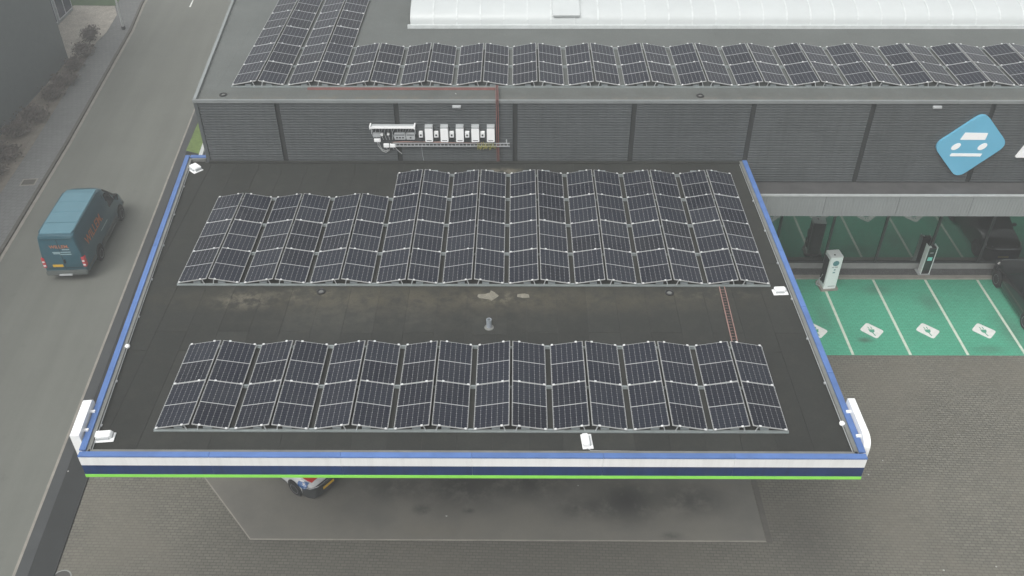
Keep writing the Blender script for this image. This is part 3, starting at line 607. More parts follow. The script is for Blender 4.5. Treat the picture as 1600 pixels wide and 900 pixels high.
def panel(x, y, z, right, ysc, label, group, far):
    o = thing('solar_panel', label, 'solar panel', (x, y, z), group=group)
    jt = TILT + random.uniform(-0.009, 0.009); jy = random.uniform(-0.004, 0.004)
    if right: M = Matrix.Rotation(PI, 4, 'Z') @ Matrix.Translation((0, -PDL * ysc, 0)) @ Matrix.Rotation(-jt, 4, 'Y') @ Matrix.Rotation(jy, 4, 'X')
    else: M = Matrix.Rotation(-jt, 4, 'Y') @ Matrix.Rotation(jy, 4, 'X')
    o.matrix_world = Matrix.Translation((x, y, z)) @ M @ Matrix.Diagonal((1, ysc, 1, 1))
    put('frame', FRM, o)
    for c in CELL: put('cell_field', c, o)
    for xx in (0.06, PWL - 0.21):
        for yy in ((0.0, PDL) if far else ((PDL,) if right else (0.0,))): put('clamp', CLAMP, o, Matrix.Translation((xx, yy, 0.0)))
def array(x0, y0, zlow, zroof, npairs, rows, pitch, W, D, where, group, rowoff=0, pair_off=0, nrows_total=None, rail=True):
    ysc = (D - 0.022) / PDL
    for k in range(npairs):
        for r in range(rows):
            for right in (False, True):
                x = x0 + k * pitch + (W if right else 0)
                rn = ['nearest row', 'second row', 'third row', 'fourth row', 'fifth row', 'sixth row'][r]
                panel(x, y0 + r * D + 0.011, zlow, right, ysc, f'solar panel, {"right" if right else "left"} slope of {ORD[k + pair_off]} ridge from left, {rn} of {where}', group, r == rows - 1)
P, W = 2.242, 2.080
ZL = 7.955
array(-0.03, 0.0, ZL, RZ, 8, 2, 2.242, W, 1.782, 'front canopy array', 'solar panels of the front canopy array')
rails('r', -0.03, -0.03 + 7 * P + W, [0.03, 1.782, 3.55], RZ, ZL, P, 8, W, 'the front canopy array', 'rails of the front canopy array')
X2, Y2, D2 = -1.34, 6.69, 1.797
array(X2, Y2, ZL, RZ, 3, 3, 2.2425, W, D2, 'rear canopy array', 'solar panels of the rear canopy array')
array(X2 + 3 * 2.2425, Y2, ZL, RZ, 6, 4, 2.2425, W, D2, 'rear canopy array', 'solar panels of the rear canopy array', pair_off=3)
rails('r', X2, X2 + 8 * P + W, [Y2 + 0.03] + [Y2 + D2 * i for i in (1, 2)] + [Y2 + 3 * D2 - 0.02], RZ, ZL, 2.2425, 9, W, 'the rear canopy array', 'rails of the rear canopy array')
o_x = X2 + 3 * 2.2425
rails('r', o_x, o_x + 5 * P + W, [Y2 + 4 * D2 - 0.03], RZ, ZL, 2.2425, 6, W, 'the rear canopy array beside the wall', 'rails of the rear canopy array')
ZM, ZMR = 10.62, 10.503; PM, WM, DM = 2.262, 2.090, 1.885
array(-1.36, 16.29, ZM, ZMR, 2, 5, PM, WM, DM, 'main roof array', 'solar panels of the main roof array')
array(-1.36 + 2 * PM, 16.29, ZM, ZMR, 13, 2, PM, WM, DM, 'main roof array', 'solar panels of the main roof array', pair_off=2)
rails('r', -1.36, -1.36 + 14 * PM + WM, [16.32, 16.29 + DM, 16.29 + 2 * DM - 0.03], ZMR, ZM, PM, 15, WM, 'the main roof array', 'rails of the main roof array')

# ------------------------------------------------------------------ things on the canopy roof
def roof_box(label, loc, rz, L=0.52, B=0.34, H=0.17):
    o = thing('roof_light_box', label, 'light fitting', loc, rz, 'white fittings on the canopy roof')
    MB().box(-L / 2, -B / 2, 0, L / 2, B / 2, 0.03).build('base_plate', 'white_panel', o, bevel=0.006)
    MB().box(-L / 2 + 0.05, -B / 2 + 0.10, 0.03, L / 2 - 0.09, B / 2 - 0.02, H).build('housing', 'white_panel', o, bevel=0.02)
    MB().box(-L / 2 + 0.09, -B / 2 + 0.055, 0.03, L / 2 - 0.13, -B / 2 + 0.10, H * 0.6).build('lens', 'plastic_grey', o)
    MB().box(L / 2 - 0.09, -B / 2 + 0.12, 0.03, L / 2 - 0.05, B / 2 - 0.04, H * 0.75).build('cable_gland', 'plastic_grey', o)
roof_box('white fitting in the far left corner of the canopy roof', (-2.88, 14.3, RZ + 0.008), -0.75, 0.56, 0.42)
roof_box('white fitting right of the rear canopy array by the blue edge', (18.97, 6.36, RZ + 0.008), 0.05, 0.50, 0.30)
roof_box('white fitting in the near left corner of the canopy roof', (-1.36, -0.27, RZ + 0.008), 0.10, 0.56, 0.34)
roof_box('upright white fitting by the near edge below the front array', (12.1, -0.36, RZ + 0.008), PI / 2 + 0.08, 0.54, 0.30)
def conductor(name, label, pts):
    o = thing('lightning_conductor', label, 'wire'); MB().tube(pts, 0.012, 5).build('wire', 'alu', o); return o
c_ = conductor('c', 'thin metal wire along the left inner edge of the canopy', [(EL(y) + 0.30, y, RZ + 0.05) for y in (-0.72, 4, 9, 14.7)])
c2 = conductor('c', 'thin metal wire along the right inner edge of the canopy', [(ER(y) - 0.30, y, RZ + 0.05) for y in (-0.72, 4, 9, 14.7)])
c3 = conductor('c', 'thin metal wire from the near white fitting along the front canopy edge', [(12.08, -0.62, RZ + 0.05), (12.2, -0.72, RZ + 0.05), (14, -0.745, RZ + 0.05), (19.2, -0.745, RZ + 0.05)])
for par, x, y in ((c_, EL(3.5) + 0.30, 3.5), (c2, ER(0.3) - 0.30, 0.3)):
    MB().lathe([(0.02, 0.0), (0.075, 0.01), (0.08, 0.06), (0.05, 0.10), (0.01, 0.115)], 10, Matrix.Translation((x, y, RZ + 0.04))).build('clamp', 'white_panel', par, smooth=True)
for par, xs in ((c_, [(EL(y) + 0.30, y) for y in (0.2, 2, 5, 7, 9, 11, 13)]), (c2, [(ER(y) - 0.30, y) for y in (2, 4, 6, 8, 10, 12)])):
    for x, y in xs: MB().box(x - 0.035, y - 0.035, RZ, x + 0.035, y + 0.035, RZ + 0.04).build('holder', 'plastic_grey', par)
def drain(label, x, y, z):
    o = thing('roof_drain', label, 'roof drain', (x, y, z), group='round roof drains')
    prof = [(0.085, 0.0), (0.15, 0.0), (0.15, 0.035), (0.12, 0.055), (0.085, 0.035), (0.085, 0.0)]
    MB().lathe(prof, 18).build('ring', 'black', o, smooth=True); MB().lathe([(0.001, 0.012), (0.075, 0.012), (0.075, 0.02), (0.001, 0.026)], 14).build('grate', 'flashing_grey', o)
drain('round black drain on the left half of the canopy roof', 3.57, 6.34, RZ + 0.008)
drain('round black drain on the right half of the canopy roof', 15.26, 6.32, RZ + 0.008)
drain('round black drain in the near left corner of the main roof', -1.55, 15.6, ZMR)
drain('round black drain near the middle of the main roof edge', 17.4, 15.55, ZMR)
o = thing('vent_pipe', 'short grey vent pipe between the two canopy arrays', 'vent pipe', (9.26, 4.52, RZ + 0.008))
MB().lathe([(0.15, 0), (0.15, 0.02), (0.10, 0.035), (0.09, 0.035)], 18).build('collar', 'flashing_grey', o, smooth=True)
MB().lathe([(0.080, 0.0), (0.080, 0.31), (0.088, 0.31), (0.088, 0.34), (0.064, 0.34), (0.064, 0.20), (0.001, 0.20)], 18).build('pipe', 'pipe_grey', o, smooth=True)
MB().lathe([(0.001, 0.203), (0.062, 0.203), (0.062, 0.21), (0.001, 0.21)], 12).build('inside', 'black', o)

# red cable trays: two side rails and rungs
def ladder(label, pts, w, m, rung=0.14, up=Vector((0, 0, 1))):
    o = thing('cable_tray', label, 'cable tray')
    for i in range(len(pts) - 1):
        a, b = Vector(pts[i]), Vector(pts[i + 1]); t = (b - a).normalized(); s = t.cross(up).normalized(); L_ = (b - a).length
        M = Matrix((t, s, t.cross(s) * -1)).transposed().to_4x4() if False else Matrix(((t.x, s.x, up.x, a.x), (t.y, s.y, up.y, a.y), (t.z, s.z, up.z, a.z), (0, 0, 0, 1)))
        for q in (-1, 1): MB().box(0, q * w / 2 - 0.012, 0, L_, q * w / 2 + 0.012, 0.055, M).build('side_rail', m, o)
        mb = MB(); k = 0.05
        while k < L_ - 0.03: mb.box(k, -w / 2 + 0.014, 0.004, k + 0.022, w / 2 - 0.014, 0.022, M); k += rung
        mb.build('rungs', m, o)
        mb = MB()
        for q in (-0.28, 0.05, 0.3): mb.tube([M @ Vector((0.02, q * w, 0.032)), M @ Vector((L_ - 0.02, q * w + 0.01, 0.032))], 0.010, 5)
        mb.build('cables', 'black', o)
    return o
ladder('red cable tray between the two canopy arrays on the right', [(16.97, 3.62, RZ + 0.012), (17.06, 6.62, RZ + 0.012)], 0.17, 'tray_pale')
ladder('red cable tray along the near edge of the main roof array', [(1.72, 16.12, ZMR + 0.006), (9.25, 16.12, ZMR + 0.006)], 0.09, 'tray_red')
ladder('red cable tray crossing from the roof array to the wall top', [(9.33, 16.2, ZT + 0.008), (9.36, 14.86, ZT + 0.008)], 0.075, 'tray_red')
ladder('red cable tray running down the grey wall past the inverters', [(9.36, WY - 0.075, ZT + 0.06), (9.37, WY - 0.075, 7.93)], 0.075, 'tray_red', up=Vector((0, -1, 0)))

# ------------------------------------------------------------------ electrical equipment on the wall
for i in range(5):
    x = 6.62 + 0.618 * i
    o = thing('inverter', f'white wall inverter, {["first of five from the left", "second of five from the left", "third and middle of five", "fourth of five from the left", "last of five beside the red tray"][i]}', 'inverter', (x, WY, 8.86), group='white inverters on the wall')
    MB().box(-0.155, -0.035, 0.06, 0.155, -0.002, 0.70).build('back_plate', 'plastic_grey', o)
    MB().wallprism(rrect(-0.155, 0.0, 0.155, 0.58, 0.03), -0.20, -0.036).build('housing', 'white_panel', o, smooth=30)
    MB().box(-0.15, -0.185, 0.583, 0.15, -0.04, 0.66).build('heat_sink', 'plastic_grey', o)
    MB().box(-0.10, -0.204, 0.055, 0.10, -0.198, 0.085).build('display_strip', 'plastic_dark', o)
    mb = MB()
    for q in (-0.09, -0.03, 0.03, 0.09): mb.tube([(q, -0.1, 0.0), (q * 1.2, -0.1, -0.10), (q * 1.5 + 0.05, -0.07, -0.19)], 0.011, 5)
    mb.build('cables', 'plastic_dark', o)
    x2 = 6.29 + 0.618 * i
    o = thing('isolator_switch', f'small white isolator box left of the {ORD[i]} inverter', 'switch box', (x2, WY, 9.02), group='isolator boxes between the inverters')
    MB().box(-0.085 if i else -0.075, -0.13, 0, 0.085 if i else 0.075, -0.002, 0.25).build('box', 'plastic_grey' if i > 5 else 'white_panel', o, bevel=0.01)
    MB().box(-0.035, -0.16, 0.08, 0.035, -0.131, 0.15).build('knob', 'plastic_dark', o, bevel=0.008)
    mb = MB()
    for q in (-0.04, 0.0, 0.04): mb.tube([(q, -0.07, 0.0), (q + 0.03, -0.07, -0.2)], 0.010, 5)
    mb.build('cables', 'plastic_dark', o)
tr = thing('wall_cable_tray', 'long grey cable tray below the inverters', 'cable tray', (5.0, WY, 8.63))
for z in (0.0, 0.13): MB().box(0.0 if z == 0 else 0.15, -0.14, z - 0.018, 4.85, -0.10, z + 0.018).build('side_rail', 'alu', tr)
mb = MB()
for q in range(32): mb.box(0.1 + q * 0.15, -0.12, 0.018, 0.13 + q * 0.15, -0.105, 0.112)
mb.build('rungs', 'alu', tr); MB().box(0.05, -0.10, 0.02, 4.3, -0.06, 0.12).build('cable_bundle', 'plastic_dark', tr)
MB().tube([(4.72, -0.12, 0.13), (4.72, -0.12, 0.30)], 0.025, 6).build('stub', 'alu', tr)
mb = MB()
for q in range(9):
    x = 3.55 + 0.08 * q; mb.tube([(x, -0.15, 0.16 + random.uniform(0, .06)), (x + random.uniform(-.05, .05), -0.17, 0.02), (x + random.uniform(-.08, .08), -0.17, -0.08 - random.uniform(0, .10)), (x + random.uniform(0, .12), -0.16, 0.04)], 0.010, 5)
mb.build('earth_cables', 'cable_yellow', tr)
mb = MB()
for q in range(5): mb.tube([(0.1 + q * .1, -0.15, 0.19 + 0.012 * q), (2.0, -0.15, 0.22 - 0.01 * q), (2.6 + .3 * q, -0.15, 0.16)], 0.009, 5)
mb.build('loose_cables', 'tray_pale', tr)
rk = thing('meter_rack', 'open meter rack with pale hood on the grey wall', 'meter rack', (4.32, WY, 8.78))
MB().box(0.0, -0.32, 0.74, 1.76, -0.24, 0.80).build('hood_rail', 'white_panel', rk); MB().box(-0.03, -0.34, 0.72, 0.02, -0.02, 0.84).build('hood_bracket', 'white_panel', rk); MB().box(1.73, -0.34, 0.72, 1.78, -0.02, 0.84).build('hood_bracket', 'white_panel', rk)
for x in (0.0, 1.74): MB().box(x - 0.015, -0.07, 0.36, x + 0.02, -0.02, 0.72).build('side_post', 'alu', rk)
MB().add([(0.0, -0.24, 0.745), (1.75, -0.24, 0.745), (1.75, -0.03, 0.785), (0.0, -0.03, 0.785)], [(0, 1, 2, 3)]).build('hood_sheet', 'plastic_grey', rk)
MB().box(0.02, -0.05, 0.05, 1.72, -0.02, 0.66).build('mesh_back', 'plastic_dark', rk)
mb = MB()
for q in range(14): mb.tube([(0.08 + q * 0.12, -0.09, 0.62), (0.02 + q * 0.12 + random.uniform(-.1, .1), -0.10, 0.42), (0.1 + q * 0.12, -0.09, 0.12)], 0.010, 5)
mb.build('cables', 'plastic_grey', rk)
for x0, x1, n in ((0.92, 1.36, 3), (1.39, 1.74, 1)):
    b = MB().box(x0, -0.20, 0.18, x1, -0.052, 0.46).build('meter_box', 'plastic_grey', rk, bevel=0.012)
    for q in range(n): xc = (x0 + x1) / 2 + (q - (n - 1) / 2) * 0.12; MB().box(xc - 0.035, -0.215, 0.25, xc + 0.035, -0.201, 0.31).build('breaker', 'plastic_dark', b)
    MB().box(x0 + 0.03, -0.207, 0.38, x1 - 0.03, -0.2015, 0.42).build('cover_strip', 'plastic_dark', b)
MB().box(0.06, -0.16, 0.28, 0.34, -0.052, 0.44).build('terminal_block', 'plastic_grey', rk); MB().box(0.36, -0.16, 0.33, 0.46, -0.052, 0.42).build('relay', 'white_panel', rk); MB().box(0.62, -0.16, 0.36, 0.71, -0.052, 0.42).build('relay', 'white_panel', rk)
for lab, x, z, wd, hh in (('white junction box hanging at the left end of the meter rack', 4.53, 8.83, 0.26, 0.14), ('left one of two white junction boxes under the meter rack', 4.87, 8.58, 0.22, 0.15), ('right one of two white junction boxes under the meter rack', 5.13, 8.58, 0.22, 0.15)):
    o = thing('junction_box', lab, 'junction box', (x, WY, z), group='white junction boxes by the meter rack')
    MB().box(-wd / 2, -0.16, 0, wd / 2, -0.055, hh).build('box', 'white_panel', o, bevel=0.01); MB().box(-wd / 2 + 0.03, -0.165, 0.03, wd / 2 - 0.03, -0.1605, hh - 0.03).build('lid', 'plastic_grey' if False else 'white_panel', o); MB().box(-wd / 4, -0.056, hh * .2, wd / 4, 0.0, hh * .8).build('back_spacer', 'plastic_grey', o)
    MB().tube([(0, -0.1, 0), (0.0, -0.1, -0.06), (0.03, -0.1, -0.1)], 0.015, 6).build('gland', 'plastic_grey', o)
o = thing('loop_cable', 'grey cables looping below the meter rack', 'cable')
for q in (0, 0.07):
    MB().tube([(4.58 - q, WY - 0.06, 8.83), (4.60 - q, WY - 0.06, 8.6), (4.68, WY - 0.06, 8.44 - q), (4.82, WY - 0.06, 8.38 - q), (4.97, WY - 0.06, 8.44 - q * .5), (5.0, WY - 0.07, 8.56)], 0.018, 6).build('cable', 'cable_grey', o, smooth=True)
MB().tube([(5.22, WY - 0.06, 8.56), (5.26, WY - 0.06, 8.46), (5.36, WY - 0.06, 8.34), (5.46, WY - 0.05, 8.24)], 0.016, 6).build('cable', 'cable_grey', o, smooth=True)
MB().tube([(6.28, WY - 0.03, 8.58), (6.29, WY - 0.03, 8.2), (6.33, WY - 0.04, 7.91)], 0.008, 5).build('cable', 'plastic_grey', o)
for lab, x in (('grey lamp on the wall above the inverters', 7.77), ('grey lamp on the wall above left of the blue sign', 26.6)):
    o = thing('wall_lamp', lab, 'lamp', (x, WY, 10.30), group='small lamps under the wall top')
    MB().box(-0.17, -0.10, 0.0, 0.17, -0.002, 0.10).build('housing', 'plastic_grey', o, bevel=0.01); MB().box(-0.15, -0.115, 0.02, 0.15, -0.101, 0.08).build('lens', 'plastic_grey', o)

# blue car sign
sg = thing('car_sign', 'large tilted light-blue sign with white car symbol on the wall', 'sign')
sp_ = roundpoly([(28.51, 10.18), (29.87, 8.74), (28.26, 7.16), (26.89, 8.67)], 0.42, 8)
MB().wallprism(sp_, WY - 0.13, WY - 0.01).build('panel', 'sign_blue', sg)
for pts in ([(27.98, 9.28), (28.90, 9.26), (28.87, 8.96), (27.87, 8.96)], [(27.70, 8.34), (28.96, 8.33), (28.91, 8.20), (27.67, 8.21)]):
    MB().wallprism(roundpoly(pts, 0.03), WY - 0.142, WY - 0.131).build('symbol', 'white_panel', sg)
for cx in (27.80, 28.86):
    pts = []
    for k in range(18):
        a = 2 * PI * k / 18; px, pz = 0.165 * math.cos(a), 0.155 * math.sin(a); pts.append((cx + px + pz * 0.35, 8.65 + px * 0.12 + pz))
    MB().wallprism(pts, WY - 0.142, WY - 0.131).build('symbol', 'white_panel', sg)
lt = thing('sign_letter', 'white slanted letter stroke on the wall at the right frame edge', 'letter')
MB().wallprism([(30.38, 8.14), (30.80, 8.14), (30.94, 8.45), (31.6, 8.45), (31.6, 8.75), (31.04, 8.75), (31.2, 9.15), (31.6, 9.15), (31.6, 9.6), (30.95, 9.6)], WY - 0.13, WY - 0.01).build('stroke', 'white_panel', lt)

# ------------------------------------------------------------------ chargers
o = thing('charging_post', 'tall white charging post with round logo at the green bays', 'charger', (24.92, 16.80, 0.006), 0.12, 'chargers at the green bays')
MB().prism(rrect(-0.42, -0.40, 0.42, 0.36, 0.05), 0, 0.10).build('foot', 'kerb_stone', o)
hb = MB().prism(rrect(-0.31, -0.33, 0.31, 0.29, 0.06), 0.10, 1.92).build('housing', 'charger_white', o, smooth=30)
MB().box(-0.325, -0.24, 0.35, -0.312, 0.22, 1.75).build('connector_recess', 'black', o)
for zz in (1.45, 0.95): MB().tube([(-0.34, -0.05, zz), (-0.42, -0.05, zz - 0.10), (-0.40, 0.02, zz - 0.4), (-0.34, 0.05, zz - 0.6)], 0.028, 7).build('charging_cable', 'black', o, smooth=True)
MB().tube([(-0.34, 0.0, 0.75), (-0.48, 0.02, 0.35), (-0.52, 0.05, 0.12), (-0.40, -0.1, 0.12)], 0.025, 7).build('charging_cable', 'plastic_grey', o, smooth=True)
MB().lathe([(0.001, 0), (0.15, 0), (0.15, 0.006), (0.001, 0.006)], 20, Matrix.Translation((0.0, -0.331, 1.58)) @ Matrix.Rotation(PI / 2, 4, 'X')).build('round_logo', 'charger_teal', o)
for q, (x0, z, wd) in enumerate(((-0.15, 1.33, 0.11), (-0.01, 1.33, 0.14), (-0.03, 1.18, 0.08), (-0.05, 1.02, 0.11))): MB().box(x0, -0.337, z, x0 + wd, -0.3315, z + 0.06).build('marking', 'plastic_grey' if q < 2 else 'charger_teal', o)
MB().lathe([(0.001, 0), (0.04, 0), (0.04, 0.02), (0.001, 0.02)], 12, Matrix.Translation((-0.05, -0.12, 1.921))).build('top_cap', 'plastic_dark', o)
MB().box(-0.12, -0.337, 0.22, 0.22, -0.3315, 0.27).build('vent', 'plastic_grey', o)
o = thing('charging_post', 'slim charging post with black screen front in the gravel strip', 'charger', (29.84, 17.78, 0.06), 0.05, 'chargers at the green bays')
MB().prism(rrect(-0.30, -0.22, 0.26, 0.30, 0.03), 0, 0.05).build('foot', 'ledge_edge', o)
MB().box(-0.18, -0.15, 0.05, 0.20, 0.14, 1.58).build('core', 'plastic_dark', o, bevel=0.02)
MB().box(-0.215, -0.18, 0.05, -0.182, 0.16, 1.66).build('side_cheek', 'charger_white', o, bevel=0.008); MB().box(0.202, -0.18, 0.05, 0.235, 0.16, 1.64).build('side_cheek', 'charger_white', o, bevel=0.008)
MB().box(-0.17, -0.165, 0.12, 0.19, -0.151, 1.52).build('front_screen', 'car_black', o); MB().box(-0.10, -0.172, 0.86, 0.12, -0.1655, 1.06).build('lit_symbol', 'screen_teal', o); MB().box(-0.07, -0.172, 1.30, 0.09, -0.1655, 1.33).build('marking', 'plastic_grey', o)
MB().box(-0.16, -0.12, 1.581, -0.05, 0.0, 1.62).build('top_cap', 'charger_white', o)

# ------------------------------------------------------------------ vehicles
def wheel(parent, x, y, r, wd, side):
    M = Matrix.Translation((x, y, r)) @ Matrix.Rotation(PI / 2 * side, 4, 'Y')
    t = MB().lathe([(r * 0.62, -wd / 2), (r * 0.93, -wd / 2), (r, -wd / 2 + 0.03), (r, wd / 2 - 0.03), (r * 0.93, wd / 2), (r * 0.62, wd / 2)], 22, M).build('wheel', 'tyre', parent, smooth=True)
    MB().lathe([(0.001, wd / 2 - 0.02), (r * 0.16, wd / 2 - 0.01), (r * 0.2, wd / 2 - 0.02), (r * 0.5, wd / 2 - 0.015), (r * 0.62, wd / 2 + 0.004), (r * 0.64, wd / 2 - 0.03)], 18, M).build('rim', 'rim', t, smooth=True)
def ring(y, w_, zb, zt, rt, rb, tum):
    h = [(0, zb), (w_ - rb, zb), (w_ - rb * 0.3, zb + rb * 0.3), (w_, zb + rb), (w_ + 0.015, zb + (zt - zb) * 0.35), (w_ - tum * 0.35, zb + (zt - zb) * 0.65), (w_ - tum, zt - rt), (w_ - tum - rt * 0.29, zt - rt * 0.29), (w_ - tum - rt, zt)]
    pts = h + [(w_ * 0.3, zt + 0.012)] + [(-w_ * 0.3, zt + 0.012)] + [(-a, b) for a, b in h[:0:-1]]
    return [(x, y, z) for x, z in pts]
# teal van: local y forward, x right
HD = math.atan2(0.055, 1)
van = thing('delivery_van', 'teal panel van with orange WILLEM lettering driving on the road', 'van', (-11.36, 17.12, 0.008), HD)
VL = [(0.0, .93, .50, 2.50, .12, .10, .12), (0.05, .97, .42, 2.58, .14, .12, .13), (0.3, 1.0, .36, 2.63, .16, .12, .14), (1.5, 1.0, .34, 2.66, .16, .12, .14), (3.6, 1.0, .34, 2.66, .17, .12, .15), (4.1, 1.0, .34, 2.60, .22, .12, .16), (4.45, 1.0, .34, 2.44, .26, .12, .18), (4.8, .99, .34, 2.10, .22, .12, .17), (5.2, .98, .34, 1.70, .18, .12, .12), (5.45, .97, .34, 1.42, .16, .12, .07), (5.8, .95, .34, 1.28, .14, .12, .06), (6.05, .90, .36, 1.12, .14, .12, .05), (6.17, .80, .42, .92, .12, .1, .04)]
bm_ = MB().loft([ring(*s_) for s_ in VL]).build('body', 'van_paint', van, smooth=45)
mb = MB(); v = []; f = []
rs = [(0.16, .72, 2.638), (0.4, .76, 2.660), (1.5, .76, 2.684), (3.6, .75, 2.684), (4.02, .70, 2.632)]
for (y, w_, z) in rs: v += [(-w_, y, z), (w_, y, z), (-w_, y, z - 0.06), (w_, y, z - 0.06)]
for i in range(len(rs) - 1): b = 4 * i; f += [(b, b + 1, b + 5, b + 4), (b, b + 4, b + 6, b + 2), (b + 1, b + 3, b + 7, b + 5)]
f += [(0, 2, 3, 1), (16, 17, 19, 18)]
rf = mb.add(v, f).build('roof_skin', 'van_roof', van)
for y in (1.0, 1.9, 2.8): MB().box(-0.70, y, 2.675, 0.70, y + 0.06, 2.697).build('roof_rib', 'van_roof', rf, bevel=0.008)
for s in (-1, 1): MB().box(s * 0.80 - 0.02, 0.3, 2.615, s * 0.80 + 0.02, 3.7, 2.668).build('gutter_rail', 'van_paint', rf)
def side_poly(parent, name, m, pts, s, off=0.012, th=0.012):
    """outline in (y,z) laid on the van side"""
    def xx(z): return (1.0 - 0.14 * max(0, (z - 1.25) / 1.2)) if z > 1.25 else 1.013
    v = [(s * (xx(z) + off), y, z) for y, z in pts] + [(s * (xx(z) + off - th - 0.02), y, z) for y, z in pts]; n = len(pts)
    return MB().add(v, [tuple(range(n)), tuple(range(2 * n - 1, n - 1, -1))] + [(i, (i + 1) % n, n + (i + 1) % n, n + i) for i in range(n)]).build(name, m, parent)
for s in (-1, 1):
    side_poly(van, 'door_window', 'car_glass', [(4.15, 1.42), (5.0, 1.40), (4.72, 1.92), (4.45, 2.16), (4.15, 2.18)], s, 0.0, 0.02)
    side_poly(van, 'side_moulding', 'bumper_grey', [(0.25, .55), (1.15, .55), (1.15, .68), (0.25, .68)], s); side_poly(van, 'side_moulding', 'bumper_grey', [(2.2, .50), (4.65, .50), (4.65, .68), (2.2, .68)], s)
    side_poly(van, 'sill', 'bumper_grey', [(2.12, .36), (4.72, .36), (4.72, .47), (2.12, .47)], s)
    side_poly(van, 'door_seam', 'black', [(2.35, .6), (2.362, .6), (2.362, 2.3), (2.35, 2.3)], s, 0.004); side_poly(van, 'door_seam', 'black', [(3.95, .5), (3.962, .5), (3.962, 2.3), (3.95, 2.3)], s, 0.004)
    for yy in (1.70, 5.25): MB().lathe([(0.001, 0), (0.44, 0), (0.44, 0.02), (0.001, 0.02)], 22, Matrix.Translation((s * 1.0, yy, 0.42)) @ Matrix.Rotation(PI / 2 * s, 4, 'Y')).build('wheel_arch', 'black', van)
    wheel(van, s * 0.945, 1.70, 0.345, 0.23, s); wheel(van, s * 0.945, 5.25, 0.345, 0.23, s)
    m_ = MB().box(s * 1.13 - 0.11, 4.86, 1.42, s * 1.13 + 0.11, 5.0, 1.78).build('mirror', 'black', van, bevel=0.03); MB().box(s * 1.13 - 0.09, 4.85, 1.46, s * 1.13 + 0.09, 4.859, 1.74).build('mirror_glass', 'chrome', m_)
    t_ = MB().box(s * 0.93 - 0.075, -0.03, 0.80, s * 0.93 + 0.075, 0.2, 1.36).build('tail_light', 'tail_red', van, bevel=0.02)
    for z in (0.88, 1.10): MB().box(s * 0.93 - 0.055, -0.037, z, s * 0.93 + 0.055, -0.0305, z + 0.09).build('reverse_lens', 'lamp_clear', t_)
MB().loft([[(-.80, 4.46, 2.36), (.80, 4.46, 2.36), (.80, 4.40, 2.30), (-.80, 4.40, 2.30)], [(-.86, 5.36, 1.53), (.86, 5.36, 1.53), (.86, 5.28, 1.48), (-.86, 5.28, 1.48)]]).build('windscreen', 'car_glass', van)
MB().box(-0.98, -0.09, 0.36, 0.98, 0.16, 0.62).build('rear_bumper', 'bumper_grey', van, bevel=0.05); MB().box(-0.35, -0.16, 0.40, 0.25, -0.09, 0.46).build('tow_bar', 'plastic_grey', van)
MB().box(-0.9, 6.02, 0.36, 0.9, 6.24, 0.66).build('front_bumper', 'bumper_grey', van, bevel=0.06)
MB().box(-0.56, -0.022, 0.83, -0.08, -0.004, 0.96).build('number_plate', 'plate_yellow', van)
MB().box(-0.008, -0.012, 0.66, 0.008, -0.001, 2.42).build('rear_door_seam', 'black', van); MB().box(-0.78, -0.012, 0.76, 0.78, -0.002, 0.775).build('rear_door_seam', 'black', van); MB().box(0.03, -0.05, 1.05, 0.09, -0.003, 1.25).build('rear_handle', 'black', van)
MB().box(-0.7, -0.03, 2.40, 0.7, 0.04, 2.47).build('rear_lip', 'van_paint', van, bevel=0.01)
tm = text_mesh('lettering', 'WILLEM.', 0.62, 'van_text'); a_ = put('lettering', tm, van)
a_.matrix_local = Matrix.Translation((1.018, 0.72, 1.50)) @ Matrix.Rotation(math.radians(-7), 4, 'Y') @ Matrix(((0, 0, 1, 0), (1, 0, 0, 0), (0, 1, 0, 0), (0, 0, 0, 1)))
tm2 = text_mesh('lettering', 'WILLEM.', 0.24, 'van_text'); a_ = put('lettering', tm2, van); a_.matrix_local = Matrix.Translation((-0.42, -0.006, 1.90)) @ Matrix.Rotation(PI / 2, 4, 'X')
for (x0, x1, z) in ((0.12, 0.46, 1.79), (-0.36, 0.48, 1.64), (-0.34, -0.02, 1.57), (-0.05, 0.48, 1.52)): MB().box(x0, -0.010, z, x1, -0.002, z + 0.045).build('printed_line', 'van_text_pale', van)
side_poly(van, 'printed_line', 'van_text_pale', [(1.15, 1.30), (1.75, 1.30), (1.75, 1.38), (1.15, 1.38)], 1, 0.004); side_poly(van, 'printed_line', 'van_text_pale', [(2.5, 1.12), (3.5, 1.12), (3.5, 1.17), (2.5, 1.17)], 1, 0.004)

